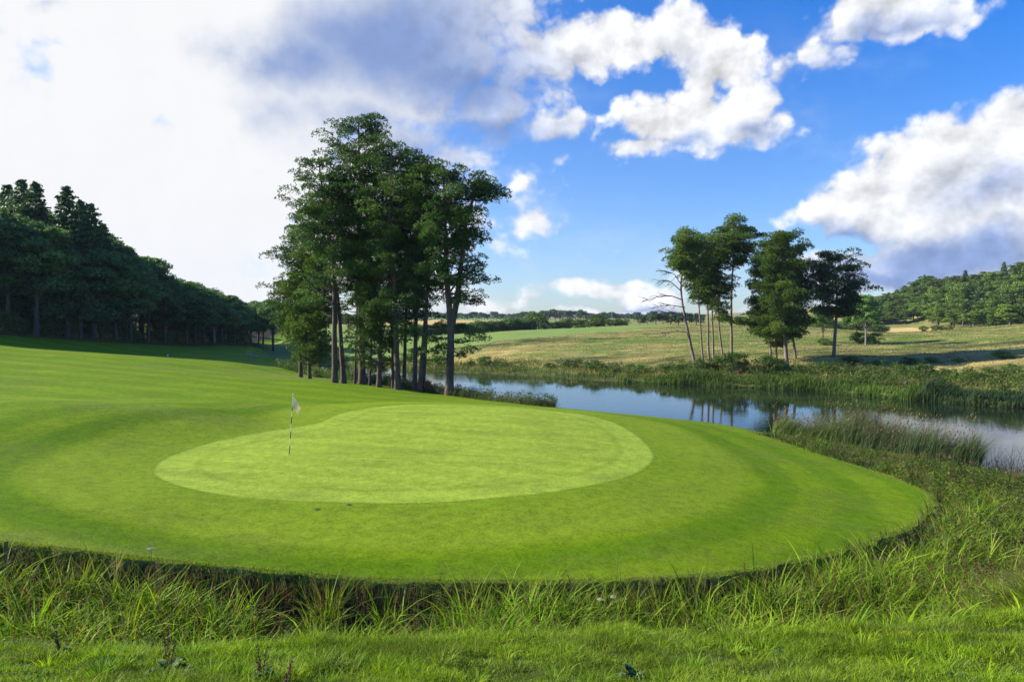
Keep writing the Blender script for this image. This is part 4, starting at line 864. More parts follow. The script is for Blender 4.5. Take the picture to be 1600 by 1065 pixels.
# dry stems with seed heads rising above the ditch
def stems(rng, x, y, h, colr, headcol, sp=14, spread=.07, hw=.012):
    n = len(x); az = rng.uniform(0, 2*PI, n); bd = rng.uniform(.05, .35, n); P = zip3(x, y, -.02); c = mixc(rng, n, colr)
    A_ = blades(rng, P, h, np.full(n, .0065), az, bd, c, 5)
    tip = P+np.stack([np.cos(az)*bd*h, np.sin(az)*bd*h, h*(1-.35*bd)], -1)
    ix = np.repeat(np.arange(n), sp); m_ = len(ix); q = rng.uniform(0, 1, m_); hl = .16+.10*rng.uniform(0, 1, n)[ix]
    dirv = unit(np.stack([np.cos(az)*bd*2, np.sin(az)*bd*2, np.ones(n)], -1))[ix]
    R0 = tip[ix]-dirv*(q*hl)[:, None]
    B_ = blades(rng, R0, rng.uniform(.3, 1, m_)*spread*(.4+q), np.full(m_, hw*.6), rng.uniform(0, 2*PI, m_), rng.uniform(.4, 1.6, m_), mixc(rng, m_, headcol), 1)
    return [A_, B_]
cx, cy = ditch_pts(rng, 380, .3, 3.4); ST = stems(rng, cx, cy, rng.uniform(.95, 1.75, len(cx)), [DRY, STR, (.10, .09, .03)], [(.22, .17, .09), (.13, .09, .06), (.30, .26, .14)])
cx, cy = ditch_pts(rng, 420, .1, 1.1); ST += stems(rng, cx, cy, rng.uniform(.9, 1.6, len(cx)), [DRY, (.1, .1, .04)], [(.25, .2, .1), (.16, .11, .07)])
cx, cy = ditch_pts(rng, 420, .8, 4.6); ST += stems(rng, cx, cy, rng.uniform(.7, 1.35, len(cx)), [BRN, (.13, .05, .03)], [(.13, .045, .025), (.09, .035, .02)], sp=46, spread=.04, hw=.022)
put_blades('seeding_grasses', ST, 'thin dry flowering stems and rusty sorrel spikes rising out of the ditch', 'grass')
# frayed lip of the turf
ed = plat[(plat[:, 0] > -16) & (plat[:, 0] < 17) & (plat[:, 1] < 34)]
sg = np.linalg.norm(np.diff(ed, axis=0), axis=1); ok = sg < 6; u = rng.uniform(0, 1, 26000); idx = rng.choice(np.where(ok)[0], len(u), p=sg[ok]/sg[ok].sum())
q = ed[idx]+(ed[idx+1]-ed[idx])*u[:, None]; nn = np.stack([(ed[idx+1]-ed[idx])[:, 1], -(ed[idx+1]-ed[idx])[:, 0]], -1); nn /= np.linalg.norm(nn, axis=1)[:, None]
q = q+nn*rng.uniform(-.22, .06, len(u))[:, None]; h = rng.uniform(.015, .055, len(u)); h *= np.where(rng.uniform(0, 1, len(u)) < .06, 2.4, 1)
z, dp, *_r = terrain(q[:, 0], q[:, 1]); fz_ = hit = fA(q[:, 0], q[:, 1])
zz = np.where(dp > 0, z, fz_-.02-rng.uniform(0, .12, len(u)))
put_blades('turf_fringe', [blades(rng, np.stack([q[:, 0], q[:, 1], zz], -1), h, rng.uniform(.006, .012, len(u)), np.arctan2(nn[:, 1], nn[:, 0])+rng.normal(0, .8, len(u)), rng.uniform(.3, 1.6, len(u)), mixc(rng, len(u), [G2, G1, DRY, STR], [.4, .3, .2, .1]), 3)], 'frayed uneven grass along the cut edge of the mown turf', 'grass')
u = rng.uniform(0, 1, 9000); idx = rng.choice(np.where(ok)[0], len(u), p=sg[ok]/sg[ok].sum()); q = ed[idx]+(ed[idx+1]-ed[idx])*u[:, None]
nn = np.stack([(ed[idx+1]-ed[idx])[:, 1], -(ed[idx+1]-ed[idx])[:, 0]], -1); nn /= np.linalg.norm(nn, axis=1)[:, None]
V, Q, c = blades(rng, np.zeros((len(u), 3)), rng.uniform(.08, .38, len(u)), rng.uniform(.004, .010, len(u)), np.arctan2(nn[:, 1], nn[:, 0])+rng.normal(0, .7, len(u)), rng.uniform(.2, .7, len(u)), mixc(rng, len(u), [DRY, BRN, R2, STR, G3], [.15, .3, .3, .03, .22]), 4)
V[:, 2] *= -1; q = q-nn*.02; V = V+np.repeat(np.stack([q[:, 0], q[:, 1], fA(q[:, 0], q[:, 1])-rng.uniform(0, .25, len(u))], -1), 10, 0); V[:, :2] += np.repeat(nn*rng.uniform(.06, .30, len(u))[:, None], 10, 0)
put_blades('hanging_dead_grass', [(V, Q, c)], 'withered brown grass and roots hanging down the dark bank of the ditch', 'grass')
# weedy slope on the right down to the lake
def hcap(x, y, off=0.):
    px = 800+F*x/y; yl = np.interp(px, [1150,1250,1370,1450,1500,1550,1600,1660], [720,728,728,716,726,742,744,744])+off
    return np.clip(ZC-(yl-HY)*y/F-gz(x, y), .12, 1.3)*(.55+.95*vnoise(x*1.3, y*1.3, 33))
def slope_pts(rng, n, y0, y1, dmin=.1, px0=1050, px1=1720):
    x, y = pts_px(rng, n*4, px0, px1, y0, y1, 1.1); z, dp, dl, far, w = terrain(x, y); ok = (dp < -dmin) & (dl < .2) & (far < .5) & (x > 8) & ~((y < 10.8)); return x[ok][:n], y[ok][:n]
SL = []
cx, cy = slope_pts(rng, 3000, 10.5, 36, .35)
hs = np.minimum(.55+.5*vnoise(cx*.5, cy*.5, 12), hcap(cx, cy))
SL.append(clumps(rng, cx, cy, 12, 24, .12, .85, .95, .010, .020, [R1, R3, (.10, .12, .03), DRY, (.17, .18, .05)], [.26, .2, .2, .14, .2], hscale=hs, tip=[R3, (.22, .2, .07), (.16, .17, .04)]))
cx, cy = slope_pts(rng, 5200, 10.5, 36, .05)
SL.append(clumps(rng, cx, cy, 8, 14, .13, .2, .5, .010, .020, [R2, (.07, .07, .025), DRY, R1], [.35, .25, .2, .2], bendr=(.3, 1.3), seg=3))
put_blades('weedy_bank', SL, 'mixed rank grasses and weeds on the bank right of the turf', 'weeds')
cx, cy = slope_pts(rng, 1600, 11, 34, .4); cx2, cy2 = slope_pts(rng, 900, 10.8, 19, .5); SL2 = clumps(rng, cx2, cy2, 12, 24, .12, .55, .95, .018, .034, [R1, R3, (.18, .23, .02)], [.3, .4, .3], bendr=(.3, 1.1))
put_blades('bank_sedges', [SL2], 'bright arching sedge leaves on the near part of the right bank', 'sedges')
cx3, cy3 = slope_pts(rng, 1900, 11, 26, .5, 1340, 1720); put_blades('bank_dry_grass', [clumps(rng, cx3, cy3, 8, 18, .12, .5, .95, .008, .016, [STR, (.20, .19, .05), DRY, BRN], [.3, .35, .25, .1], hscale=np.minimum(1, hcap(cx3, cy3)), bendr=(.2, .9))], 'straw coloured dying grass on the right bank near the edge of the photo', 'grass')
S2 = stems(rng, cx, cy, np.minimum(rng.uniform(.6, 1.2, len(cx)), hcap(cx, cy)+.45), [DRY, (.10, .09, .04), BRN], [(.20, .13, .09), (.28, .22, .12), (.14, .08, .07)], sp=18, hw=.02)
put_blades('bank_seed_heads', S2, 'brown seed heads above the weeds on the right bank', 'weeds')
# leafy herbs
def herbs(rng, cx, cy, hmin, hmax, leaf, per, cols, wts, spread=.12, cap=None):
    n = len(cx); k = rng.integers(per//2, per, n); ix = np.repeat(np.arange(n), k); m_ = len(ix); h = rng.uniform(hmin, hmax, n); h = h if cap is None else np.minimum(h, cap*rng.uniform(.7, 1.1, n)); t = rng.uniform(.1, 1, m_); P0 = zip3(cx, cy)
    ln = rng.normal(0, .12, (n, 2)); C = P0[ix]+np.stack([ln[ix, 0]*t, ln[ix, 1]*t, h[ix]*t], -1)+rng.normal(0, 1, (m_, 3))*np.array([spread, spread, spread*.4])*(1.15-t*.7)[:, None]
    V, Q = cards(rng, C, np.tile([0, 0, 1.], (m_, 1)), leaf, .5, .55)
    c = mixc(rng, n, cols, wts, .12)[ix]*(1+rng.normal(0, .15, (m_, 1))); return V, Q, np.repeat(np.clip(c, .004, 1), 4, 0)
HB = []
cx, cy = slope_pts(rng, 1500, 18, 36, .3); HB.append(herbs(rng, cx, cy, .5, 1.25, .085, 110, [(.08, .14, .018), (.04, .08, .012), (.15, .18, .03), (.10, .06, .03)], [.35, .3, .25, .1], .15, hcap(cx, cy)))
cx, cy = slope_pts(rng, 700, 11, 20, .3); HB.append(herbs(rng, cx, cy, .3, .8, .07, 80, [(.09, .13, .025), (.05, .09, .02), (.13, .15, .04), (.10, .05, .03)], [.35, .3, .2, .15], .12))
cx, cy = ditch_pts(rng, 1500, .4, 4.2); HB.append(herbs(rng, cx, cy, .12, .5, .05, 70, [(.06, .12, .015), (.04, .08, .015), (.10, .16, .02), (.07, .035, .02)], [.35, .35, .2, .1], .09))
put_blades('bank_herbs', HB, 'leafy weeds such as willowherb and nettles on the right bank and in the ditch', 'weeds')
# tall rushes at the lake edge
rng = np.random.default_rng(23)
n = 62000; px = rng.uniform(1205, 1528, n); D = rng.uniform(31, 44, n); x = (px-800)/F*D; z, dp, dl, far, w = terrain(x, D)
ok = (dl > -2.8) & (dl < np.where(px > 1300, 2.6, 1.0)) & (dp < -.6); x, D, px = x[ok], D[ok], px[ok]; n = len(x); zb = np.maximum(gz(x, D), ZW)-.05
lf = 1-sstep(1270, 1320, px+rng.normal(0, 18, n)); H = rng.uniform(.9, 2.7, n)**1.0*(1-.33*lf)*(.55+.75*vnoise(x*.9, D*.9, 2))
col = mixc(rng, n, [(.035, .085, .035), (.05, .105, .035), (.075, .13, .035)])*(1-lf[:, None])+mixc(rng, n, [(.10, .17, .03), (.13, .19, .035)])*lf[:, None]
RU = [blades(rng, np.stack([x, D, zb], -1), H, np.where(lf > .5, rng.uniform(.018, .03, n), rng.uniform(.010, .018, n)), rng.normal(0.1, .6, n), rng.uniform(.1, .75, n)+.3*lf, col, 4, mixc(rng, n, [(.10, .13, .05), (.16, .12, .06), (.06, .11, .04)]))]
m_ = 2200; k = rng.choice(n, m_); tip_h = H[k]*.93
RU.append(blades(rng, np.stack([x[k]+.05, D[k], zb[k]+tip_h], -1), np.full(m_, .16), np.full(m_, .05), rng.normal(0, 1, m_), rng.uniform(.3, 1.2, m_), mixc(rng, m_, [(.15, .09, .06), (.2, .14, .08)]), 2))
# sparse dark stems standing in the water at the right
m_ = 520; px = rng.uniform(1525, 1640, m_); D = rng.uniform(31, 36.5, m_); xx = (px-800)/F*D; dl = terrain(xx, D)[2]; ok = dl > -.5; xx, D = xx[ok], D[ok]; m_ = len(xx)
RU.append(blades(rng, np.stack([xx, D, np.full(m_, ZW-.1)], -1), rng.uniform(.6, 2.0, m_), np.full(m_, .02), rng.normal(0.2, 1.2, m_), rng.uniform(.1, .8, m_), mixc(rng, m_, [(.03, .045, .02), (.05, .05, .025)]), 4))
put_blades('lake_rushes', RU, 'tall blue green rushes standing at the near edge of the lake on the right', 'rushes')
# reed fringe on the far shore
n = 52000; ang = rng.uniform(-.42, .72, n); D = rng.uniform(62, 142, n); x = np.tan(ang)*D; z, dp, dl, far, w = terrain(x, D)
ok = (dl > -3.2) & (dl < .9) & (far > .5); x, D, dl = x[ok], D[ok], dl[ok]; 
n2 = 150000; D2 = rng.uniform(60, 95, n2); ang = rng.uniform(.1, .74, n2); x2 = np.tan(ang)*D2; z2, _, dl2, far2, _ = terrain(x2, D2); ok = (dl2 > -2.6) & (dl2 < .9) & (far2 > .5)
x = np.concatenate([x, x2[ok]]); D = np.concatenate([D, D2[ok]]); dl = np.concatenate([dl, dl2[ok]]); n = len(x); px = 800+F*x/D
teal = sstep(865, 885, px)*(1-sstep(945, 965, px))+sstep(1430, 1450, px); teal = np.clip(teal+rng.normal(0, .15, n), 0, 1)[:, None]
pn = vnoise(x*.35, D*.35, 6); H = (.35+1.6*pn**1.4)*rng.uniform(.55, 1.1, n)*np.where(teal[:, 0] > .5, 1.35, 1)*np.where(dl < -1.6, .75, 1)
col = mixc(rng, n, [(.065, .125, .018), (.10, .165, .024), (.045, .085, .015)]); col = col*(.75+.6*vnoise(x*.2+5, D*.2, 16))[:, None]; col = col*(1-teal)+mixc(rng, n, [(.020, .048, .020), (.035, .068, .024)])*teal
put_blades('far_shore_reeds', [blades(rng, np.stack([x, D, np.maximum(gz(x, D), ZW)-.05], -1), H, rng.uniform(.04, .09, n), rng.normal(0, 1, n), rng.uniform(.1, .5, n), col, 2)], 'band of green reeds along the far waterline', 'reeds')
# weeds on the far bank and tufts in the meadow
def meadow_pts(rng, n, D0, D1, pw=.5): 
    x, y = pts_px(rng, n, 430, 1750, D0, D1, pw); z, dp, dl, far, w = terrain(x, y); ok = (far > .6) & (dl < -1.5); return x[ok], y[ok], dl[ok]
x, y, dl = meadow_pts(rng, 120000, 66, 205); n = len(x); band_ = sstep(-14, -6, dl); pn = fbm(x*.08, y*.2, 4, 77)
st_ = np.clip(sstep(.46, .58, fbm(x*.10, y*.28, 4, 77))*.9+rng.normal(0, .12, n), 0, 1)[:, None]
dk = sstep(.50, .60, fbm(x*.13+7, y*.35, 4, 99))[:, None]; gn = sstep(.50, .62, fbm(x*.06+3, y*.25, 3, 17))[:, None]
sm = (y > np.interp(x, [-40,-18,20,45,60], [140,150,172,196,260])) & (x < 45)
H = (.22+.75*band_*rng.uniform(.4, 1.1, n))*rng.uniform(.6, 1.2, n)*np.where(sm, .3, 1)
col = mixc(rng, n, [(.13, .155, .03), (.23, .21, .07), (.09, .12, .025)], None, .3)
mst, mdk, mgn = (a_[:, None] for a_ in meadow_tone(x, y)); st_ = np.maximum(st_*.6, mst); dk = np.maximum(dk*.7, mdk); gn = np.maximum(gn, mgn)
col = col*(1-gn)+mixc(rng, n, [(.09, .165, .022)])*gn
col = col*(1-st_)+mixc(rng, n, [(.50, .38, .15), (.36, .28, .11)], None, .3)*st_
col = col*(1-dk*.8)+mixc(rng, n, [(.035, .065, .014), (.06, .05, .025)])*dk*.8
smc = sm[:, None]; col = np.where(smc, mixc(rng, n, [(.16, .235, .055)], None, .08), col)
put_blades('meadow_grass', [blades(rng, zip3(x, y, -.05), H, rng.uniform(.05, .14, n)*(y/110), rng.uniform(0, 6.28, n), rng.uniform(.2, .9, n), col, 2)], 'rough green and straw coloured grasses on the far bank and hillside', 'grass')
x, y, dl = meadow_pts(rng, 9000, 66, 125, 1.0); ok = (dl > -11); x, y = x[ok], y[ok]; ok = vnoise(x*.2, y*.2, 91) > .3; x, y = x[ok], y[ok]
put_blades('far_bank_weeds', [herbs(rng, x, y, .5, 1.3, .26, 40, [(.06, .11, .02), (.09, .15, .025), (.045, .075, .02), (.12, .09, .06)], [.35, .3, .25, .1], .38)], 'dark leafy weeds and brambles above the far reeds', 'weeds')
# low plants on the near shore behind the green
n = 16000; px = rng.uniform(610, 866, n); D = rng.uniform(47, 66, n); x = (px-800)/F*D; z, dp, dl, far, w = terrain(x, D); ok = (dl < .5) & (dp < -.2); x, D, px = x[ok], D[ok], px[ok]
H = rng.uniform(.25, .8, len(x))*np.interp(px, [600, 700, 760, 830, 866], [1.4, 1.2, 1.0, 1.0, .8])
PB = [blades(rng, zip3(x, D, -.05), H, rng.uniform(.02, .05, len(x)), rng.uniform(0, 6.28, len(x)), rng.uniform(.2, .9, len(x)), mixc(rng, len(x), [(.05, .09, .025), (.08, .13, .03), (.10, .09, .06), (.12, .13, .08)]), 3)]
k = rng.choice(len(x), 700); PB.append(herbs(rng, x[k], D[k], .4, 1.0, .13, 60, [(.05, .09, .02), (.08, .13, .025), (.10, .10, .06)], None, .22))
n = 9000; px = rng.uniform(430, 640, n); D = rng.uniform(60, 84, n); x = (px-800)/F*D; z, dp, dl, far, w = terrain(x, D); ok = (dl < .5) & (dl > -4.5); x, D = x[ok], D[ok]
k = rng.choice(len(x), 1100); PB.append(herbs(rng, x[k], D[k], .4, 1.3, .16, 60, [(.06, .11, .02), (.10, .16, .03), (.13, .18, .04)], None, .25))
put_blades('near_shore_plants', PB, 'low weeds along the near shore beneath and right of the pine grove', 'weeds')
# rank grass at the foot of the wood
n = 12000; s = rng.uniform(0, cum[-1]-8, n); x = np.interp(s, cum, line[:, 0])+rng.normal(.8, 1.6, n); y = np.interp(s, cum, line[:, 1])+rng.normal(-1.5, 1.4, n)
put_blades('wood_edge_grass', [blades(rng, zip3(x, y, -.05), rng.uniform(.2, .8, n), rng.uniform(.03, .08, n), rng.uniform(0, 6.28, n), rng.uniform(.2, .9, n), mixc(rng, n, [(.06, .10, .02), (.14, .10, .06), (.10, .09, .04)]), 2)], 'rank brownish grass in the shade at the foot of the left wood', 'grass')

# ------------------------------------------------------------------ flagstick and small things
rng = np.random.default_rng(31)
M_WHITE = plain('white_paint', (.75, .74, .68), .5); M_BLACK = plain('black_paint', (.03, .03, .03), .4); M_FLAG = foliage_mat('flag_cloth', (.85, .78, .60), (.85, .78, .60), .5, 0, .8); M_FLAG.node_tree.nodes['Translucent BSDF'].inputs['Color'].default_value = (.9, .8, .55, 1); [M_FLAG.node_tree.links.remove(l) for l in list(M_FLAG.node_tree.nodes['Translucent BSDF'].inputs['Color'].links)]
M_RED = plain('red_paint', (.45, .05, .02), .5); M_WOODP = plain('weathered_wood', (.20, .13, .06), .9); M_STONE = plain('pale_stone', (.30, .26, .20), .9); M_DARK = plain('dark_plastic', (.035, .06, .015), .6)
M_FLOWER = plain('cream_flower', (.45, .44, .28), .9); M_DOCK = plain('dock_brown', (.12, .045, .03), .9); M_SAPL = plain('yellow_leaf', (.55, .42, .04), .6)
hx, hy = hit_A(452, 711); hz = gz1(hx, hy)
fs = empty('flagstick', (hx, hy, hz), label='cream flag drooping on a thin striped stick standing in the hole of the green', cat='flagstick')
H = 2.02; lean = .125; pt = lambda t: (lean*t, 0, H*t)
V, Q = tube([pt(-.04), pt(.5), pt(1.0)], [.011, .010, .008], 8); mesh_np('pole', V, [Q], M_WHITE, fs, smooth=True)
for a, b in [(.02, .16), (.28, .40), (.52, .64), (.73, .80)]:
    V, Q = tube([pt(a), pt((a+b)/2), pt(b)], [.0135, .0135, .0135], 8); mesh_np('stripe', V, [Q], M_BLACK, fs, smooth=True)
V, Q = tube([pt(1.0), pt(1.02), pt(1.03)], [.016, .016, .003], 8); mesh_np('ferrule', V, [Q], M_WHITE, fs, smooth=True)
nu, nv = 22, 16; u, v = np.meshgrid(np.linspace(0, 1, nu), np.linspace(0, 1, nv), indexing='ij')
top = .985; hoist = .36
# hoist edge on the pole; the fly hangs down and out in folds
bx_ = lean*(top-v*hoist/H)+u*(.30-.06*v)*(1-.15*u); bz = H*top-v*hoist-u*(.36-.10*v)-.05*u*u; by_ = .016*np.sin(u*7+v*2.2)*u+.012*np.sin(v*5+u*3)*u
V = np.stack([bx_, by_, bz], -1).reshape(-1, 3); i = np.arange(nu-1)[:, None]*nv; j = np.arange(nv-1)[None]; Q = np.stack([i+j, i+nv+j, i+nv+j+1, i+j+1], -1).reshape(-1, 4)
Vb = V.copy(); Vb[:, 1] += .003; fl = mesh_np('flag', np.concatenate([V, Vb]), [Q, Q[:, ::-1]+len(V)], M_FLAG, fs, smooth=True)
# the hole cup
V1, Q1 = tube([(0, 0, -.1), (0, 0, -.02), (0, 0, .006)], [.054, .054, .056], 20); V2, Q2 = tube([(0, 0, .006), (0, 0, .0055), (0, 0, -.09)], [.056, .050, .048], 20); V, Q = join([(V1, Q1), (V2, Q2)])
cup = mesh_np('golf_hole', V, [Q], M_DARK, smooth=True); cup.location = (hx, hy, hz); tag(cup, 'small dark round hole in the green at the foot of the flagstick', 'hole')
# irrigation covers on the collar
for (px, py, lab) in [(496, 795, 'dark flat sprinkler cover in front of the green, left one of two'), (545, 788, 'dark flat sprinkler cover in front of the green, right one of two')]:
    x, y = hit_A(px, py); z = gz1(x, y); e = empty('sprinkler_cover', (x, y, z), label=lab, cat='sprinkler cover', group='sprinkler covers')
    V, Q = tube([(0, 0, -.02), (0, 0, .003), (0, 0, .007), (0, 0, .008)], [.075, .075, .068, .002], 18); mesh_np('rim', V, [Q], M_DARK, e, smooth=False)
    V, Q = tube([(0, 0, .008), (0, 0, .011), (0, 0, .012)], [.04, .035, .002], 14); mesh_np('lid', V, [Q], M_BLACK, e)
# wooden stake at the left edge
x, y, z = at(8, 12.6); V, Q = tube([(0, 0, -.3), (.01, 0, .3), (.02, 0, .62), (.02, 0, .635), (.02, 0, .636)], [.045, .043, .04, .03, .001], 6); o = mesh_np('wooden_stake', V, [Q], M_WOODP); o.location = (x, y, gz1(x, y)); 
o.location.z = ZC-(846-HY)*12.6/F-.62; o.scale = (.8, .8, 1); tag(o, 'short weathered wooden stake in the ditch at the left edge of the photo', 'stake')
# lifebuoy cabinet by the grove
x, y, z = at(668, 56.4); e = empty('lifebuoy_post', (x, y, z), label='small red lifebuoy on a post by the water between the pine trunks', cat='lifebuoy')
V, Q = tube([(0, 0, -.2), (0, 0, .5), (0, 0, 1.0)], [.05, .05, .05], 6); mesh_np('post', V, [Q], M_WOODP, e)
a = np.linspace(0, 2*PI, 25)[:-1]; pa_ = [(math.cos(t)*.21, -.09, .62+math.sin(t)*.27) for t in np.append(a, a[:2])]; V, Q = tube(np.array(pa_), np.full(len(pa_), .075), 8); mesh_np('ring', V, [Q], M_RED, e, smooth=True)
V, Q = tube([(0, -.03, .35), (0, -.04, .62), (0, -.03, .92)], [.11, .13, .11], 4); mesh_np('backboard', V, [Q], M_RED, e)
# boulders and tee markers on the shaded fairway
import bmesh
def rock(seed, sx, sy, sz):
    bm = bmesh.new(); bmesh.ops.create_icosphere(bm, subdivisions=3, radius=1); r_ = np.random.default_rng(seed); ph = r_.uniform(0, 6, 9)
    for v_ in bm.verts:
        c = v_.co; s = 1+.16*math.sin(c.x*3+ph[0])*math.cos(c.y*2.6+ph[1])+.10*math.sin(c.z*5+ph[2]+c.x*3)+.05*math.sin(c.x*9+ph[3])*math.sin(c.y*8+ph[4]); v_.co = Vector((c.x*sx*s, c.y*sy*s, max(c.z, -.35)*sz*s))
    me = bpy.data.meshes.new('boulder'); bm.to_mesh(me); bm.free(); me.materials.append(M_STONE); o = bpy.data.objects.new('boulder', me); COL.objects.link(o); return o
for i, (px, D, s, lab) in enumerate([(386, 108, (.35, .3, .2), 'pale boulder, leftmost of the stones by the stream at the end of the fairway'), (391, 107, (.5, .35, .28), 'largest pale boulder by the stream at the end of the fairway'), (398, 106, (.4, .3, .22), 'pale boulder right of the largest one by the stream'), (404, 107, (.25, .2, .16), 'smallest pale stone at the right of the row by the stream')]):
    o = rock(i, *s); x, y, z = at(px, D); o.location = (x, y, z+.05); tag(o, lab, 'boulder', 'boulders by the stream')
x, y, z = at(262, 88); V, Q = tube([(0, 0, 0), (0, 0, .12), (0, 0, .26), (0, 0, .34), (0, 0, .36)], [.05, .07, .10, .07, .002], 10); o = mesh_np('tee_marker', V, [Q], M_WHITE, smooth=True); o.location = (x, y, z); tag(o, 'tiny white marker on the shaded fairway in front of the left wood', 'marker')
# sword leaved clumps in the ditch
def clump_thing(name, px, D, n, hmin, hmax, wmin, wmax, cols, label, cat, group=None, bend=(.02, .25), spread=.07, ztop=None, seg=6):
    x, y, z = at(px, D); e = empty(name, (x, y, z), label=label, cat=cat, group=group)
    P = np.stack([rng.normal(0, spread, n), rng.normal(0, spread*.6, n), np.full(n, -.03)], -1); a = np.arctan2(P[:, 1], P[:, 0])
    H_ = rng.uniform(hmin, hmax, n); fc = rng.normal(0, .5, n)
    V, Q, c = blades(rng, P, H_, rng.uniform(wmin, wmax, n), a, rng.uniform(*bend, n), mixc(rng, n, cols), seg, None, fc)
    mesh_np('leaves', V, [Q], M_BLADE, e, attrs=dict(col=('POINT', 'FLOAT_COLOR', np.concatenate([c, np.ones((len(c), 1))], 1)))); return e
SW = [(.055, .15, .016), (.085, .20, .02), (.04, .11, .014)]
clump_thing('iris_clump', 212, 11.6, 11, .55, 1.0, .022, .034, SW, 'clump of tall upright dark green sword leaves standing above the ditch on the left', 'iris', 'iris clumps in the ditch', spread=.10)
clump_thing('iris_clump', 78, 11.6, 8, .5, .92, .018, .028, [(.12, .23, .02), (.16, .27, .03)], 'pale green sword leaves standing upright in the ditch near the left edge', 'iris', 'iris clumps in the ditch', spread=.06)
clump_thing('iris_clump', 340, 11.7, 9, .4, .72, .016, .026, SW, 'shorter sword leaves in the ditch right of the tall dark clump', 'iris', 'iris clumps in the ditch', spread=.08)
clump_thing('iris_clump', 15, 10.2, 14, .3, .5, .018, .028, [(.12, .24, .02)], 'spreading lime green leaf clump at the left edge of the ditch', 'iris', 'iris clumps in the ditch', bend=(.3, .8), spread=.06)
for (px, D, n, s, lab) in [(158, 7.0, 60, .17, 'lime green grass tuft near the bottom left corner'), (178, 8.2, 50, .15, 'lime green grass tuft just below the ditch on the left'), (330, 6.9, 40, .13, 'lime green grass tuft left of centre at the bottom'), (372, 6.9, 60, .15, 'wide lime green grass tuft at the bottom left of centre'), (28, 8.4, 40, .16, 'lime green grass tuft at the left edge below the ditch')]:
    clump_thing('grass_tuft', px, D, n*2, s*.8, s*1.5, .007, .012, [(.19, .33, .02), (.15, .29, .02)], lab, 'grass tuft', 'lime green tufts', bend=(.3, 1.0), spread=.06)
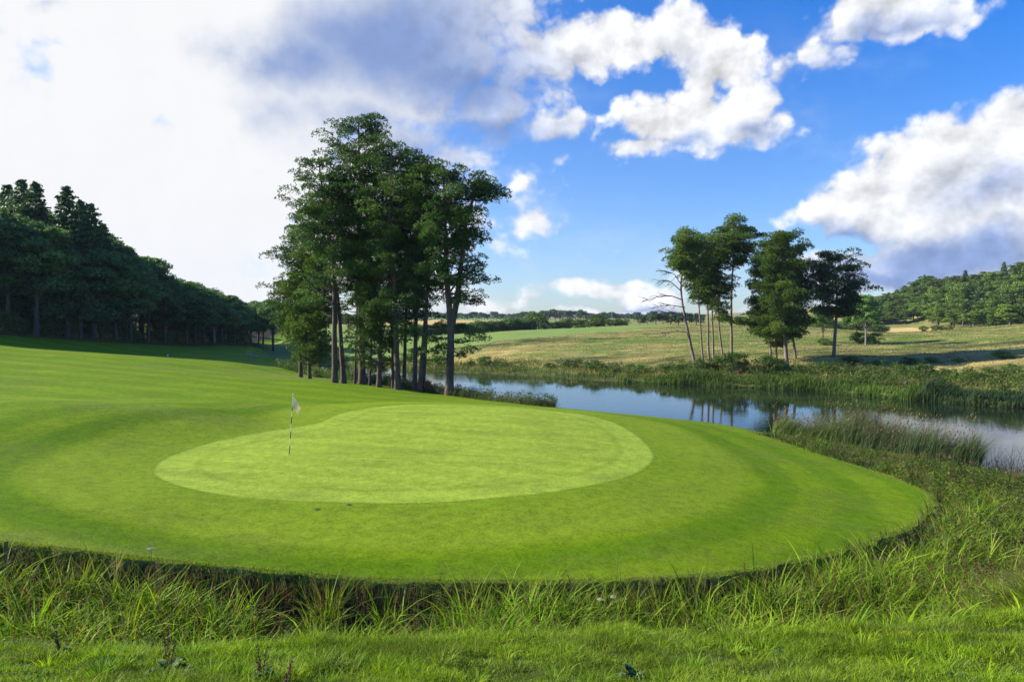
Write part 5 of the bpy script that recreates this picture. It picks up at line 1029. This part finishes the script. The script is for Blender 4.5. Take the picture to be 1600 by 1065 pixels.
# docks: broad leaves round a rusty seed spike
def leaf_mesh(L, Wd, az, rise, seed):
    r_ = np.random.default_rng(seed); t = np.linspace(0, 1, 9); s = np.linspace(-1, 1, 5); T_, S_ = np.meshgrid(t, s, indexing='ij')
    w = Wd*np.sin(PI*np.clip(T_*.92+.06, 0, 1))**.8*.5; r0 = T_*L; z = rise*L*np.sin(T_*1.9)+.012*np.sin(T_*22+S_*3)-.25*L*T_**3+abs(S_)*w*.35
    X = r0*math.cos(az)-S_*w*math.sin(az); Y = r0*math.sin(az)+S_*w*math.cos(az); V = np.stack([X, Y, z+.01], -1).reshape(-1, 3)
    i = np.arange(8)[:, None]*5; j = np.arange(4)[None]; return V, np.stack([i+j, i+5+j, i+6+j, i+1+j], -1).reshape(-1, 4)
M_DOCKL = plain('dock_leaf', (.05, .11, .02), .85)
for i, (px, D, s, spike, lab) in enumerate([(265, 6.9, 1.25, 1, 'dock with curled broad leaves and a rusty seed spike at the bottom left'), (410, 6.6, .9, 1, 'smaller dock with a short brown spike at the bottom, right of the large one'), (446, 6.4, .7, 1, 'smallest dock with a thin spike near the bottom edge'), (990, 6.6, 1.0, 0, 'flat rosette of broad leaves on the bottom lawn right of centre'), (900, 6.35, .6, 0, 'tiny rosette of leaves at the bottom edge near the centre'), (1222, 7.6, .7, 0, 'small rosette of pale leaves on the right part of the lawn'), (1494, 6.3, .5, 0, 'tiny leafy rosette on the lawn near the right edge'), (95, 7.9, .8, 1, 'dock with a reddish spike near the left edge of the lawn')]):
    x, y, z = at(px, D); e = empty('dock_plant', (x, y, z), label=lab, cat='plant', group='broad leaved plants on the lawn')
    parts = [leaf_mesh(s*rng.uniform(.10, .19), s*.065, a, rng.uniform(.25, .8), i*20+q) for q, a in enumerate(np.linspace(0, 6, 8)+rng.normal(0, .3, 8))]; V, Q = join(parts); mesh_np('leaves', V, [Q], M_DOCKL, e, smooth=True)
    if spike:
        parts = []; Cc = []
        for q in range(3):
            a = rng.uniform(0, 6); h_ = s*rng.uniform(.22, .38); tp = np.array([math.cos(a)*.05, math.sin(a)*.05, h_]); parts.append(tube([(0, 0, 0), tp*.5+rng.normal(0, .006, 3), tp], [.004, .003, .002], 5))
            tt = rng.uniform(.35, 1, 90); Cc.append(tp[None]*tt[:, None]+rng.normal(0, .011, (90, 3)))
        V2, Q2 = cards(rng, np.concatenate(Cc), rng.normal(0, 1, (270, 3)), .014, .9, .3); V, Q = join(parts+[(V2, Q2)]); mesh_np('seed_spike', V, [Q], M_DOCK, e)
# cream umbels
for (px, D, zt, s, lab) in [(236, 12.0, 858, .8, 'cream umbel flower head above the ditch on the left'), (938, 11.6, 938, .5, 'lower cream umbel in the ditch right of centre'), (958, 11.7, 934, .5, 'upper right cream umbel in the ditch right of centre')]:
    x = (px-800)/F*D; z0 = gz1(x, D); h_ = ZC-(zt-HY)*D/F-z0; e = empty('umbel_flower', (x, D, z0), label=lab, cat='flower', group='cream umbels in the ditch')
    V, Q = tube([(0, 0, 0), (.02, 0, h_*.5), (0, 0, h_)], [.007, .006, .004], 5); mesh_np('stem', V, [Q], M_DOCKL, e)
    n_ = 260; r_ = .10*s*np.sqrt(rng.uniform(0, 1, n_)); a = rng.uniform(0, 6.28, n_); C = np.stack([r_*np.cos(a), r_*np.sin(a), h_+.03-r_**2*2.2+rng.normal(0, .006, n_)], -1)
    V, Q = cards(rng, C, np.tile([0, 0, 1.], (n_, 1)), .016, .9, .4); mesh_np('flower_head', V, [Q], M_FLOWER, e)

# ------------------------------------------------------------------ haze
m, T = new_mat('haze'); hv = T.n('ShaderNodeVolumePrincipled', None, Color=(0.62, 0.76, 1.0), Density=0.00009, Anisotropy=0.0)
o_ = T.n('ShaderNodeOutputMaterial'); T.set(o_.inputs[1], hv.outputs[0])
x0, x1, y0, y1, z0, z1 = -1500, 1500, -60, 1600, -8, 130
V = [(x0,y0,z0),(x1,y0,z0),(x1,y1,z0),(x0,y1,z0),(x0,y0,z1),(x1,y0,z1),(x1,y1,z1),(x0,y1,z1)]
tag(mesh_np('haze', V, [[(0,3,2,1),(4,5,6,7),(0,1,5,4),(1,2,6,5),(2,3,7,6),(3,0,4,7)]], m), 'thin summer haze that turns the farthest trees bluish', 'haze', kind='stuff')
